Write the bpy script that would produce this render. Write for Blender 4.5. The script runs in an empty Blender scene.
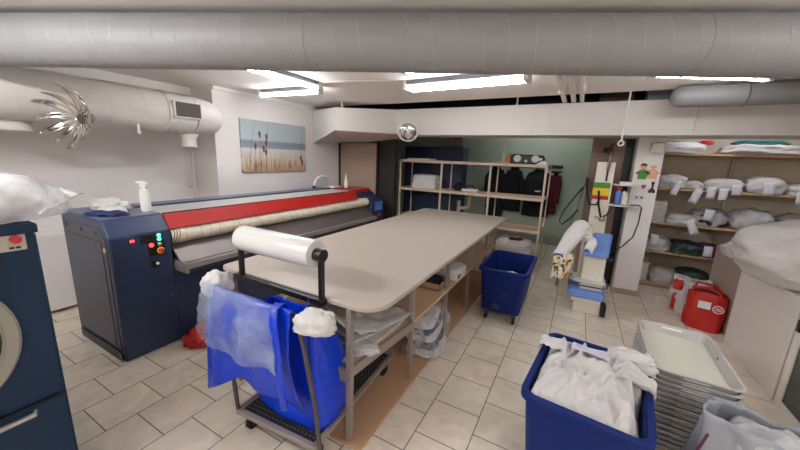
import bpy, bmesh, math, random
from mathutils import Vector, Matrix, noise, Quaternion
random.seed(7)
PI = math.pi
SC = bpy.context.scene
COL = SC.collection

# ------------------------------------------------------------------ materials
def lin(c):
    c = c / 255.0
    return c / 12.92 if c <= 0.04045 else ((c + 0.055) / 1.055) ** 2.4
def L3(rgb): return (lin(rgb[0]), lin(rgb[1]), lin(rgb[2]), 1.0)

def mat(name, rgb, rough=0.6, metal=0.0, var=0.08, scale=6.0, bump=0.0, bscale=60.0, coat=0.0, spec=0.5, stretch=None, bdist=.01):
    m = bpy.data.materials.new(name); m.use_nodes = True
    nt = m.node_tree; b = nt.nodes['Principled BSDF']
    tc = nt.nodes.new('ShaderNodeTexCoord')
    src = tc.outputs['Object']
    if stretch:
        mp = nt.nodes.new('ShaderNodeMapping'); mp.inputs['Scale'].default_value = stretch
        nt.links.new(src, mp.inputs['Vector']); src = mp.outputs['Vector']
    n = nt.nodes.new('ShaderNodeTexNoise'); n.inputs['Scale'].default_value = scale; n.inputs['Detail'].default_value = 4
    nt.links.new(src, n.inputs['Vector'])
    mx = nt.nodes.new('ShaderNodeMix'); mx.data_type = 'RGBA'
    c = L3(rgb)
    mx.inputs['A'].default_value = (c[0]*(1-var), c[1]*(1-var), c[2]*(1-var), 1)
    mx.inputs['B'].default_value = (min(1, c[0]*(1+var)), min(1, c[1]*(1+var)), min(1, c[2]*(1+var)), 1)
    nt.links.new(n.outputs['Fac'], mx.inputs['Factor'])
    nt.links.new(mx.outputs['Result'], b.inputs['Base Color'])
    b.inputs['Roughness'].default_value = rough; b.inputs['Metallic'].default_value = metal
    b.inputs['Specular IOR Level'].default_value = spec
    b.inputs['Coat Weight'].default_value = coat
    if bump:
        n2 = nt.nodes.new('ShaderNodeTexNoise'); n2.inputs['Scale'].default_value = bscale; n2.inputs['Detail'].default_value = 5
        nt.links.new(src, n2.inputs['Vector'])
        bp = nt.nodes.new('ShaderNodeBump'); bp.inputs['Strength'].default_value = bump; bp.inputs['Distance'].default_value = bdist
        nt.links.new(n2.outputs['Fac'], bp.inputs['Height']); nt.links.new(bp.outputs['Normal'], b.inputs['Normal'])
    return m

def emis(name, rgb, strength):
    m = bpy.data.materials.new(name); m.use_nodes = True
    b = m.node_tree.nodes['Principled BSDF']
    b.inputs['Base Color'].default_value = L3(rgb)
    b.inputs['Emission Color'].default_value = L3(rgb); b.inputs['Emission Strength'].default_value = strength
    return m

def film(name, rgb, clear, rough=0.18, fs=6.0, fd=.8):
    """thin plastic: part transparent, part glossy white"""
    m = bpy.data.materials.new(name); m.use_nodes = True
    nt = m.node_tree; b = nt.nodes['Principled BSDF']; out = nt.nodes['Material Output']
    b.inputs['Base Color'].default_value = L3(rgb); b.inputs['Roughness'].default_value = rough
    t = nt.nodes.new('ShaderNodeBsdfTransparent'); mx = nt.nodes.new('ShaderNodeMixShader')
    tc = nt.nodes.new('ShaderNodeTexCoord')
    n = nt.nodes.new('ShaderNodeTexNoise'); n.inputs['Scale'].default_value = fs; n.inputs['Detail'].default_value = 4; n.inputs['Distortion'].default_value = fd
    nt.links.new(tc.outputs['Object'], n.inputs['Vector'])
    mr = nt.nodes.new('ShaderNodeMapRange')
    mr.inputs['From Min'].default_value = 0.35; mr.inputs['From Max'].default_value = 0.65
    mr.inputs['To Min'].default_value = max(0, 1 - clear - 0.15); mr.inputs['To Max'].default_value = min(1, 1 - clear + 0.15)
    nt.links.new(n.outputs['Fac'], mr.inputs['Value']); nt.links.new(mr.outputs['Result'], mx.inputs['Fac'])
    nt.links.new(t.outputs['BSDF'], mx.inputs[1]); nt.links.new(b.outputs['BSDF'], mx.inputs[2])
    nt.links.new(mx.outputs['Shader'], out.inputs['Surface'])
    return m

M = {}
M['wall'] = mat('painted_wall', (232, 226, 223), 0.85, var=0.03, scale=2, bump=0.05, bscale=180)
M['ceil'] = mat('painted_ceiling', (238, 232, 227), 0.9, var=0.04, scale=3, bump=0.05, bscale=120)
M['rearceil'] = mat('shade_dark_ceiling', (48, 44, 48), 0.9)  # near-black colour stands in for the unlit space behind the beam
M['green'] = mat('pale_green_wall', (180, 192, 176), 0.8, var=0.05, scale=2)
M['soffit'] = mat('white_boxing', (216, 210, 205), 0.6, var=0.02)
M['duct'] = mat('galvanised_duct', (140, 139, 139), 0.6, 0.1, var=0.05, scale=4)
M['ductw'] = mat('white_painted_duct', (205, 198, 192), 0.55, 0.0, var=0.03)
M['seam'] = mat('duct_seam', (150, 149, 149), 0.5, 0.15)
M['seamw'] = mat('white_duct_seam', (204, 197, 191), 0.55)
M['brown'] = mat('mauve_brown_partition', (128, 106, 98), 0.7)
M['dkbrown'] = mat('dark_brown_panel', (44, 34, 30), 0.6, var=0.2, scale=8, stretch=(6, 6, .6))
M['beige'] = mat('beige_door', (172, 150, 132), 0.55, var=0.03)
M['navy'] = mat('navy_enamel', (44, 56, 84), 0.38, var=0.06, scale=3, spec=0.4)
M['navyd'] = mat('dark_navy_enamel', (30, 38, 60), 0.42, var=0.06, spec=0.4)
M['navylt'] = mat('blue_grey_top', (108, 114, 134), 0.4, var=0.05)
M['side'] = mat('charcoal_side', (56, 60, 72), 0.45, var=0.08)
M['dryer'] = mat('dryer_blue', (32, 52, 76), 0.55, var=0.06, scale=3, spec=0.2)
M['black'] = mat('black_plastic', (18, 18, 20), 0.4, var=0.1)
M['rubber'] = mat('black_rubber', (24, 24, 25), 0.7)
M['alu'] = mat('brushed_aluminium', (176, 174, 172), 0.42, 0.6, var=0.06, stretch=(30, 1, 30))
M['steel'] = mat('dull_steel_sheet', (118, 110, 108), 0.4, 0.55, var=0.08, stretch=(8, 1, 8))
M['steeld'] = mat('dark_steel', (88, 82, 82), 0.42, 0.5, var=0.08)
M['chrome'] = mat('chrome', (210, 205, 198), 0.12, 1.0, var=0.03)
M['mirror'] = mat('mirror_silver', (235, 235, 235), 0.02, 1.0, var=0.0)
M['red'] = mat('red_enamel', (166, 18, 12), 0.4, var=0.06, stretch=(4, .5, 40))
M['redfab'] = mat('red_fabric', (186, 34, 26), 0.55, var=0.1, bump=0.2, bscale=40)
M['roller'] = mat('cream_padding', (226, 214, 194), 0.9, var=0.09, scale=9, bump=0.4, bscale=25)
M['table'] = mat('beige_laminate', (176, 165, 154), 0.38, var=0.025, scale=3)
M['tedge'] = mat('pale_table_edge', (198, 190, 176), 0.45)
M['legs'] = mat('warm_grey_paint', (150, 138, 130), 0.45, 0.2)
M['chip'] = mat('chipboard', (190, 148, 110), 0.75, var=0.1, scale=30)
M['pine'] = mat('pine_board', (206, 172, 138), 0.6, var=0.08, scale=5, stretch=(1, 12, 12))
M['frame'] = mat('cream_timber', (196, 178, 160), 0.55, var=0.05, scale=8)
M['card'] = mat('cardboard', (186, 148, 114), 0.85, var=0.06, scale=5)
M['binblue'] = mat('blue_plastic', (8, 34, 100), 0.5, var=0.05, spec=0.2)
M['bluebag'] = mat('bright_blue_polyethylene', (4, 58, 205), 0.32, var=0.1, scale=8, bump=0.5, bscale=9, bdist=.03)
M['white'] = mat('white_linen', (206, 203, 201), 0.9, var=0.03, scale=8, bump=0.15, bscale=90)
M['whitem'] = mat('white_enamel', (220, 216, 210), 0.4, var=0.02)
M['cab'] = mat('off_white_cabinet', (226, 220, 214), 0.5, var=0.02)
M['taupe'] = mat('taupe_side_panel', (168, 150, 138), 0.6, var=0.03)
M['grayplast'] = mat('grey_tray_plastic', (182, 178, 174), 0.45, var=0.04)
M['traybase'] = mat('cream_tray_base', (206, 204, 190), 0.5, var=0.04)
M['graybag'] = mat('grey_polyester', (150, 154, 162), 0.5, var=0.05, bump=0.25, bscale=14)
M['maroon'] = mat('maroon_tape', (92, 26, 44), 0.7)
M['paper'] = mat('white_paper', (226, 226, 234), 0.8, var=0.01)
M['lilac'] = mat('lilac_paper', (206, 198, 216), 0.8, var=0.02)
M['padblue'] = mat('light_blue_pad', (112, 146, 214), 0.8, var=0.04, bump=0.15)
M['cream'] = mat('cream_enamel', (222, 216, 198), 0.45, var=0.02)
M['boards'] = mat('storage_back_board', (216, 204, 184), 0.8, var=0.04)
M['shelfr'] = mat('light_wood_shelf', (214, 180, 138), 0.6, var=0.08, stretch=(1, 10, 10))
M['clear'] = film('clear_film', (222, 222, 222), 0.45)
M['clearer'] = film('thin_clear_film', (225, 228, 232), 0.76)
M['milky'] = film('milky_film', (214, 210, 206), 0.18, 0.25)
M['pe'] = mat('polyethylene_roll', (216, 214, 210), 0.25, var=0.03, stretch=(2, 20, 20))
M['dkfab'] = mat('black_fabric', (20, 20, 25), 0.9, bump=0.2)
M['navyfab'] = mat('navy_fabric', (32, 44, 92), 0.85, bump=0.2)
M['redcoat'] = mat('dark_red_fabric', (84, 22, 28), 0.9)
M['dkgreen'] = mat('dark_green_plastic', (46, 66, 60), 0.3, bump=0.3, bscale=20)
M['teal'] = mat('teal_fabric', (26, 96, 96), 0.85, bump=0.2)
M['greenp'] = mat('green_print', (70, 140, 50), 0.6)
M['yellow'] = mat('yellow_print', (224, 190, 30), 0.6)
M['redp'] = mat('red_print', (196, 44, 52), 0.6)
M['orange'] = mat('orange_plastic', (226, 110, 40), 0.5)
M['skin'] = mat('peach_print', (226, 176, 146), 0.7)
M['purple'] = mat('purple_fabric', (110, 44, 100), 0.85)
M['pink'] = mat('pinkish_linen', (194, 187, 183), 0.8, bump=0.9, bscale=5, bdist=.05)
M['hair'] = mat('brown_print', (110, 70, 44), 0.8)
M['bottle'] = mat('white_bottle', (230, 228, 222), 0.35)
M['bluep'] = mat('blue_bottle', (80, 124, 200), 0.3)
M['ringgrey'] = mat('grey_beige_enamel', (150, 146, 134), 0.45)
M['panelgrey'] = mat('pale_control_panel', (186, 182, 168), 0.5)
M['hood'] = mat('pale_grey_hood', (196, 192, 188), 0.4, 0.15, var=0.03)
M['seamc'] = mat('padding_crease', (176, 164, 144), 0.9)
M['glassdk'] = mat('dark_glass', (46, 56, 54), 0.12, var=0.1)
M['grille'] = mat('dark_grille', (78, 70, 66), 0.6)
M['glow_red'] = emis('red_indicator', (255, 40, 40), 2.5)
M['glow_green'] = emis('green_indicator', (60, 240, 150), 2.0)
M['lampgrey'] = mat('lamp_housing', (112, 112, 116), 0.6)
M['tube'] = emis('lit_tube', (250, 252, 255), 11.5)
M['tube_left'] = emis('left_lit_tube', (250, 252, 255), 19.0)
M['tube_back'] = emis('fill_tube_back', (250, 252, 255), 60.0)
M['tube_side'] = emis('fill_tube_side', (250, 252, 255), 27.0)
M['tube_low'] = emis('fill_tube_shelf', (250, 252, 255), 11.0)
M['tube_dim'] = emis('dim_lit_tube', (250, 255, 250), 17.0)

# floor tiles -------------------------------------------------------
def floor_mat():
    m = bpy.data.materials.new('stone_tiles'); m.use_nodes = True
    nt = m.node_tree; b = nt.nodes['Principled BSDF']
    tc = nt.nodes.new('ShaderNodeTexCoord')
    sx = nt.nodes.new('ShaderNodeSeparateXYZ'); cb = nt.nodes.new('ShaderNodeCombineXYZ')
    nt.links.new(tc.outputs['Object'], sx.inputs['Vector'])
    def add(sock, v):
        a = nt.nodes.new('ShaderNodeMath'); a.operation = 'ADD'; a.inputs[1].default_value = v
        nt.links.new(sock, a.inputs[0]); return a.outputs[0]
    P = 0.325
    nt.links.new(add(sx.outputs['Y'], -1.612 + 30 * P), cb.inputs['X'])
    nt.links.new(add(sx.outputs['X'], 0.377 + 30 * P), cb.inputs['Y'])
    br = nt.nodes.new('ShaderNodeTexBrick')
    br.offset = 0.5; br.offset_frequency = 2; br.squash = 1
    br.inputs['Scale'].default_value = 1; br.inputs['Brick Width'].default_value = P; br.inputs['Row Height'].default_value = P
    br.inputs['Mortar Size'].default_value = 0.0035; br.inputs['Mortar Smooth'].default_value = 0.2; br.inputs['Bias'].default_value = 0
    nt.links.new(cb.outputs['Vector'], br.inputs['Vector'])
    br.inputs['Color1'].default_value = L3((234, 222, 204)); br.inputs['Color2'].default_value = L3((226, 214, 197)); br.inputs['Mortar'].default_value = L3((104, 94, 86))
    n = nt.nodes.new('ShaderNodeTexNoise'); n.inputs['Scale'].default_value = 5; n.inputs['Detail'].default_value = 8; n.inputs['Distortion'].default_value = 1.5
    nt.links.new(tc.outputs['Object'], n.inputs['Vector'])
    rp = nt.nodes.new('ShaderNodeMapRange'); rp.inputs['From Min'].default_value = .3; rp.inputs['From Max'].default_value = .7
    rp.inputs['To Min'].default_value = .86; rp.inputs['To Max'].default_value = 1.08
    nt.links.new(n.outputs['Fac'], rp.inputs['Value'])
    mx = nt.nodes.new('ShaderNodeMix'); mx.data_type = 'RGBA'; mx.blend_type = 'MULTIPLY'; mx.inputs['Factor'].default_value = 1
    nt.links.new(br.outputs['Color'], mx.inputs['A']); nt.links.new(rp.outputs['Result'], mx.inputs['B'])
    nt.links.new(mx.outputs['Result'], b.inputs['Base Color'])
    b.inputs['Roughness'].default_value = 0.42
    bp = nt.nodes.new('ShaderNodeBump'); bp.inputs['Strength'].default_value = .3; bp.inputs['Distance'].default_value = .003; bp.invert = True
    nt.links.new(br.outputs['Fac'], bp.inputs['Height']); nt.links.new(bp.outputs['Normal'], b.inputs['Normal'])
    return m
M['floor'] = floor_mat()

def canvas_mat():
    """printed seaside photograph: sky, sea band, pale sand and dry grass"""
    m = bpy.data.materials.new('seaside_print'); m.use_nodes = True
    nt = m.node_tree; b = nt.nodes['Principled BSDF']
    tc = nt.nodes.new('ShaderNodeTexCoord'); sx = nt.nodes.new('ShaderNodeSeparateXYZ')
    nt.links.new(tc.outputs['Object'], sx.inputs['Vector'])
    mr = nt.nodes.new('ShaderNodeMapRange'); mr.inputs['From Min'].default_value = 0; mr.inputs['From Max'].default_value = 0.74
    nt.links.new(sx.outputs['Z'], mr.inputs['Value'])
    r = nt.nodes.new('ShaderNodeValToRGB'); e = r.color_ramp.elements
    e[0].position = 0; e[0].color = L3((186, 160, 132)); e[1].position = 1; e[1].color = L3((172, 182, 182))
    for p, c in ((.28, (206, 196, 182)), (.46, (206, 204, 200)), (.49, (140, 150, 166)), (.60, (134, 142, 154)), (.64, (176, 190, 196))):
        x = e.new(p); x.color = L3(c)
    nt.links.new(mr.outputs['Result'], r.inputs['Fac'])
    mp = nt.nodes.new('ShaderNodeMapping'); mp.inputs['Scale'].default_value = (1, 40, 4)
    nt.links.new(tc.outputs['Object'], mp.inputs['Vector'])
    n = nt.nodes.new('ShaderNodeTexNoise'); n.inputs['Scale'].default_value = 1.2; n.inputs['Detail'].default_value = 3
    nt.links.new(mp.outputs['Vector'], n.inputs['Vector'])
    mx = nt.nodes.new('ShaderNodeMix'); mx.data_type = 'RGBA'
    th = nt.nodes.new('ShaderNodeMapRange'); th.inputs['From Min'].default_value = .5; th.inputs['From Max'].default_value = .6
    nt.links.new(n.outputs['Fac'], th.inputs['Value'])
    lo = nt.nodes.new('ShaderNodeMapRange'); lo.inputs['From Min'].default_value = .32; lo.inputs['From Max'].default_value = .10
    nt.links.new(sx.outputs['Z'], lo.inputs['Value'])
    ml = nt.nodes.new('ShaderNodeMath'); ml.operation = 'MULTIPLY'
    nt.links.new(th.outputs['Result'], ml.inputs[0]); nt.links.new(lo.outputs['Result'], ml.inputs[1])
    nt.links.new(ml.outputs[0], mx.inputs['Factor']); nt.links.new(r.outputs['Color'], mx.inputs['A'])
    mx.inputs['B'].default_value = L3((150, 104, 74))
    nt.links.new(mx.outputs['Result'], b.inputs['Base Color']); b.inputs['Roughness'].default_value = .7
    return m

def floral_mat():
    m = bpy.data.materials.new('small_floral_print'); m.use_nodes = True
    nt = m.node_tree; b = nt.nodes['Principled BSDF']
    tc = nt.nodes.new('ShaderNodeTexCoord')
    v = nt.nodes.new('ShaderNodeTexVoronoi'); v.inputs['Scale'].default_value = 34
    nt.links.new(tc.outputs['Object'], v.inputs['Vector'])
    sp = nt.nodes.new('ShaderNodeSeparateColor'); nt.links.new(v.outputs['Color'], sp.inputs['Color'])
    r = nt.nodes.new('ShaderNodeValToRGB'); r.color_ramp.interpolation = 'CONSTANT'
    e = r.color_ramp.elements; e[0].position = 0; e[0].color = L3((224, 212, 190)); e[1].position = .5; e[1].color = L3((74, 76, 60))
    for p, c in ((.62, (224, 214, 196)), (.76, (186, 92, 56)), (.86, (226, 176, 90))):
        x = e.new(p); x.color = L3(c)
    nt.links.new(sp.outputs['Red'], r.inputs['Fac']); nt.links.new(r.outputs['Color'], b.inputs['Base Color'])
    b.inputs['Roughness'].default_value = .9
    return m

# ------------------------------------------------------------------ mesh helper
class MB:
    def __init__(s, xf=None): s.bm = bmesh.new(); s.xf = xf or Matrix.Identity(4)
    def V(s, p): return s.bm.verts.new(s.xf @ Vector(p))
    def F(s, vs):
        try: return s.bm.faces.new(vs)
        except ValueError: return None
    def hull(s, bot, top):
        """prism between two equal polygons of points"""
        a = [s.V(p) for p in bot]; b = [s.V(p) for p in top]; n = len(a)
        s.F(a[::-1]); s.F(b)
        for i in range(n): s.F([a[i], a[(i+1) % n], b[(i+1) % n], b[i]])
        return s
    def box(s, x0, x1, y0, y1, z0, z1):
        return s.hull([(x0,y0,z0),(x1,y0,z0),(x1,y1,z0),(x0,y1,z0)], [(x0,y0,z1),(x1,y0,z1),(x1,y1,z1),(x0,y1,z1)])
    def prism_y(s, poly, y0, y1): return s.hull([(x, y0, z) for x, z in poly], [(x, y1, z) for x, z in poly])
    def prism_x(s, poly, x0, x1): return s.hull([(x0, y, z) for y, z in poly], [(x1, y, z) for y, z in poly])
    def prism_z(s, poly, z0, z1): return s.hull([(x, y, z0) for x, y in poly], [(x, y, z1) for x, y in poly])
    def tube(s, pts, r, n=10, closed=False, r1=None, caps=True):
        pts = [Vector(p) for p in pts]; rings = []; N = len(pts); up = None
        for i, p in enumerate(pts):
            if closed: t = (pts[(i+1) % N] - pts[i-1])
            else: t = pts[min(i+1, N-1)] - pts[max(i-1, 0)]
            t.normalize()
            if up is None:
                up = Vector((0, 0, 1)) if abs(t.z) < .9 else Vector((1, 0, 0))
            a = up - t * up.dot(t)
            if a.length < 1e-4: a = Vector((0, 1, 0)) - t * t.y
            a.normalize(); up = a; b = t.cross(a)
            rr = r if r1 is None else r + (r1 - r) * i / max(1, N-1)
            if isinstance(r, (list, tuple)): rr = r[i]
            rings.append([s.V(p + (a * math.cos(2*PI*k/n) + b * math.sin(2*PI*k/n)) * rr) for k in range(n)])
        for i in range(N if closed else N-1):
            A, B = rings[i], rings[(i+1) % N]
            for k in range(n): s.F([A[k], A[(k+1) % n], B[(k+1) % n], B[k]])
        if not closed and caps: s.F(rings[0][::-1]); s.F(rings[-1])
        return s
    def cyl(s, p0, p1, r, n=20, r1=None): return s.tube([p0, p1], r, n, r1=r1)
    def lathe(s, c, prof, n=20, axis='z'):
        rings = []
        for (r, h) in prof:
            ring = []
            for k in range(n):
                a = 2*PI*k/n; u, v = r*math.cos(a), r*math.sin(a)
                p = {'z': (u, v, h), 'x': (h, u, v), 'y': (u, h, v)}[axis]
                ring.append(s.V((c[0]+p[0], c[1]+p[1], c[2]+p[2])))
            rings.append(ring)
        for A, B in zip(rings, rings[1:]):
            for k in range(n): s.F([A[k], A[(k+1) % n], B[(k+1) % n], B[k]])
        s.F(rings[0][::-1]); s.F(rings[-1]); return s
    def sheet(s, nu, nv, f, close_u=False):
        g = [[s.V(f(i/(nu if close_u else nu-1), j/(nv-1))) for i in range(nu)] for j in range(nv)]
        for j in range(nv-1):
            for i in range(nu if close_u else nu-1):
                k = (i+1) % nu
                s.F([g[j][i], g[j][k], g[j+1][k], g[j+1][i]])
        return s
    def blob(s, c, size, seed=0, amp=.12, freq=2.2, p=3.0, flat=.35, rot=0, sub=4, folds=0.0):
        """soft bundle: superellipsoid with noise, flattened underneath. c = centre of the base"""
        t = bmesh.new(); bmesh.ops.create_icosphere(t, subdivisions=sub, radius=1)
        R = Matrix.Rotation(rot, 4, 'Z'); off = Vector((seed*7.13, seed*3.7, seed*1.9))
        idx = {}
        for v in t.verts:
            d = v.co.normalized()
            q = (abs(d.x)**p + abs(d.y)**p + abs(d.z)**p) ** (-1/p)
            w = d * q
            nz = noise.fractal(w * freq + off, 1.0, 2.0, 4)
            rd = 1 - abs(noise.noise(w * freq * 2.1 + off * 1.7)) * 2
            k = 1 + amp * nz + folds * rd * .5
            w = w * k
            z = w.z
            if z < -flat: z = -flat + (z + flat) * .08
            z = (z + flat + (1 - flat) * .08) / (1 + flat)
            idx[v] = s.V(Vector(c) + R @ Vector((w.x*size[0]/2, w.y*size[1]/2, max(0.0, z)*size[2])))
        for f in t.faces: s.F([idx[v] for v in f.verts])
        t.free(); return s
    def build(s, name, m, parent=None, smooth=False, bevel=0, seg=2, solid=0, sub=0, offset=-1, sharp=None):
        me = bpy.data.meshes.new(name)
        bmesh.ops.recalc_face_normals(s.bm, faces=s.bm.faces[:])
        vs = [v.co for v in s.bm.verts]
        if parent is not None:
            org = world_of(parent)
        else:
            lo = [min(v[i] for v in vs) for i in range(3)]; hi = [max(v[i] for v in vs) for i in range(3)]
            org = Vector(((lo[0]+hi[0])/2, (lo[1]+hi[1])/2, lo[2]))
        for v in s.bm.verts: v.co -= org
        s.bm.to_mesh(me); s.bm.free()
        if smooth:
            for p_ in me.polygons: p_.use_smooth = True
            if smooth != 'all':
                me.set_sharp_from_angle(angle=math.radians(40))
        o = bpy.data.objects.new(name, me); COL.objects.link(o)
        for mm in (m if isinstance(m, (list, tuple)) else [m]): me.materials.append(M[mm] if isinstance(mm, str) else mm)
        if parent is not None: o.parent = parent
        else: o.location = org
        if solid:
            md = o.modifiers.new('thickness', 'SOLIDIFY'); md.thickness = solid; md.offset = offset
        if bevel:
            md = o.modifiers.new('bevel', 'BEVEL'); md.width = bevel; md.segments = seg; md.limit_method = 'ANGLE'; md.angle_limit = math.radians(35)
            md.harden_normals = False
            for p_ in me.polygons: p_.use_smooth = True
            me.set_sharp_from_angle(angle=math.radians(30))
        if sub:
            md = o.modifiers.new('smooth', 'SUBSURF'); md.levels = sub; md.render_levels = sub
        return o

def world_of(o):
    w = Vector((0, 0, 0))
    while o is not None: w += o.location; o = o.parent
    return w
def thing(name, label, cat, loc, group=None):
    o = bpy.data.objects.new(name, None); COL.objects.link(o); o.location = loc
    o.empty_display_size = .1
    o['label'] = label; o['category'] = cat
    if group: o['group'] = group
    return o
def tag(o, label, cat, group=None):
    o['label'] = label; o['category'] = cat
    if group: o['group'] = group
    return o
def struct(name, mb, m, **k):
    o = mb.build(name, m, **k); o['kind'] = 'structure'; return o
def dup(root, loc, label, group=None):
    r = root.copy(); COL.objects.link(r); r.location = loc; r['label'] = label
    if group: r['group'] = group
    for ch in list(root.children):
        c = ch.copy(); COL.objects.link(c); c.parent = r
        for g in list(ch.children):
            d = g.copy(); COL.objects.link(d); d.parent = c
    return r
def N3(x, y, z, f=1.0): return noise.fractal(Vector((x*f, y*f, z*f)), 1.0, 2.0, 4)
def rot_z(cx, cy, deg, z=0): return Matrix.Translation((cx, cy, z)) @ Matrix.Rotation(math.radians(deg), 4, 'Z')
def rrect(x0, x1, y0, y1, r, n=6):
    rs = r if isinstance(r, (list, tuple)) else [r]*4
    out = []
    for (cx, cy, a0, rr) in ((x1, y1, 0, rs[0]), (x0, y1, 90, rs[1]), (x0, y0, 180, rs[2]), (x1, y0, 270, rs[3])):
        sx = -1 if cx == x1 else 1; sy = -1 if cy == y1 else 1
        for k in range(n+1):
            a = math.radians(a0 + 90*k/n)
            out.append((cx + sx*rr + rr*math.cos(a), cy + sy*rr + rr*math.sin(a)))
    return out

# ------------------------------------------------------------------ camera
F = 323.76; yaw, pitch, roll = math.radians(28.3096), math.radians(11.769), math.radians(2.1758)
cy, sy, cp, sp = math.cos(yaw), math.sin(yaw), math.cos(pitch), math.sin(pitch)
fw = Vector((-sy*cp, cy*cp, -sp)); rt = Vector((cy, sy, 0)); upv = rt.cross(fw)
r_ = rt*math.cos(roll) + upv*math.sin(roll); u_ = -rt*math.sin(roll) + upv*math.cos(roll)
cam = bpy.data.cameras.new('camera'); co = bpy.data.objects.new('camera', cam); COL.objects.link(co)
co.matrix_world = Matrix(((r_.x, u_.x, -fw.x, 0), (r_.y, u_.y, -fw.y, 0), (r_.z, u_.z, -fw.z, 1.7), (0, 0, 0, 1)))
cam.sensor_width = 36; cam.lens = F/800*36; cam.clip_start = .05
SC.camera = co

# ------------------------------------------------------------------ room shell
struct('floor', MB().box(-5.0, 3.2, -2.7, 7.7, -.06, 0), 'floor')
bpy.data.objects['floor'].data.transform(Matrix.Translation(bpy.data.objects['floor'].location)); bpy.data.objects['floor'].location = (0, 0, 0)
struct('ceiling', MB().box(-5.0, 3.2, -2.7, 4.5, 2.5, 2.88), 'ceil')
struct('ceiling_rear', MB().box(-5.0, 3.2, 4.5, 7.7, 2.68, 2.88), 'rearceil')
struct('wall_left', MB().box(-4.95, -4.75, -2.6, 2.65, 0, 2.5), 'wall')
struct('wall_left_rear', MB().box(-4.95, -4.2, 2.65, 7.6, 0, 2.8), 'wall')
struct('wall_right', MB().box(3.0, 3.15, -2.6, 7.6, 0, 2.8), 'wall')
struct('wall_front', MB().box(-4.75, 3.0, -2.7, -2.55, 0, 2.5), 'wall')
struct('wall_back', MB().box(-4.2, .62, 7.4, 7.6, 0, 2.8), 'green')
struct('wall_back_right', MB().box(.62, 3.0, 6.3, 6.45, 0, 2.8), 'boards')
struct('wall_partition', MB().box(.5, .62, 5.56, 7.4, 0, 2.68), 'green')
struct('wall_partition_brown', MB().box(.11, .485, 5.2, 5.3, 0, 2.8), 'brown')
struct('column', MB().box(.607, .88, 5.1, 5.45, 0, 2.8), 'wall')
struct('baseboard_column', MB().box(.599, .888, 5.085, 5.1, 0, .07), 'taupe')
struct('trim_dark_strip', MB().box(.485, .60, 5.42, 5.5, 0, 2.8), 'black')  # plain black strip between partition and column
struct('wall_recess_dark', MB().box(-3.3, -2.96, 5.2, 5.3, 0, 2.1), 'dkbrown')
d = struct('door_1', MB().box(-4.17, -3.32, 5.16, 5.2, .02, 1.94), 'beige', bevel=.004)
dh = MB().tube([(-3.42, 5.16, 1.0), (-3.42, 5.12, 1.0), (-3.52, 5.12, 1.0)], .009).build('door_handle', 'steel', d, smooth=True)
f = struct('trim_door', MB().box(-4.2, -4.17, 5.14, 5.22, 0, 1.97).box(-3.32, -3.29, 5.14, 5.22, 0, 1.97).box(-4.2, -3.29, 5.14, 5.22, 1.945, 2.0), 'dkbrown')
struct('wall_left_cornice', MB().box(-4.75, -4.64, -2.5, 2.65, 2.40, 2.5), 'ceil', bevel=.01)
struct('trim_ceiling_left', MB().box(-4.2, -4.17, 2.65, 4.5, 2.46, 2.5), 'ceil')
# white boxed beam: front face, angled left end, sloping underside at the wall
def soffit():
    mb = MB()
    zb, zt = 2.07, 2.43
    P = [(-4.2, 4.44, 1.89, 2.44), (-3.34, 4.0, 2.07, 2.40), (-2.62, 4.6, 2.06, 2.425), (3.0, 4.6, 2.05, 2.415)]
    bk = [(-4.2, 5.3, 1.94, 2.43), (-3.6, 5.3, 1.94, 2.43), (-2.62, 5.3, 2.06, 2.43), (3.0, 5.3, 2.05, 2.42)]
    fb = [mb.V((a, b, c)) for a, b, c, e in P]; ft = [mb.V((a, b, e)) for a, b, c, e in P]
    bb = [mb.V((a, b, c)) for a, b, c, e in bk]; bt = [mb.V((a, b, e)) for a, b, c, e in bk]
    for i in range(3):
        mb.F([fb[i], fb[i+1], ft[i+1], ft[i]]); mb.F([bb[i+1], bb[i], bt[i], bt[i+1]])
        mb.F([ft[i], ft[i+1], bt[i+1], bt[i]]); mb.F([fb[i+1], fb[i], bb[i], bb[i+1]])
    mb.F([fb[0], ft[0], bt[0], bb[0]]); mb.F([fb[3], bb[3], bt[3], ft[3]])
    return mb
so = struct('beam_boxing', soffit(), 'soffit')
for nm, x, w in (('trim_beam_joint', -2.63, .006), ('trim_beam_joint', -.62, .02), ('trim_beam_joint', -.42, .02), ('trim_beam_joint', 1.0, .006)):
    struct(nm, MB().box(x-w/2, x+w/2, 4.588 if x > -2.6 else 4.596, 4.606, 2.062, 2.42), 'soffit' if w > .01 else 'seamw', parent=so)
struct('wall_shade_panel', MB().box(-4.2, 3.0, 5.31, 5.36, 2.075, 2.68), 'rearceil')  # added dark panel: paints the gap's shade and blocks the rear lamp
struct('trim_beam_bottom', MB().box(-2.55, 2.98, 4.59, 4.61, 2.045, 2.075), 'soffit')

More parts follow.
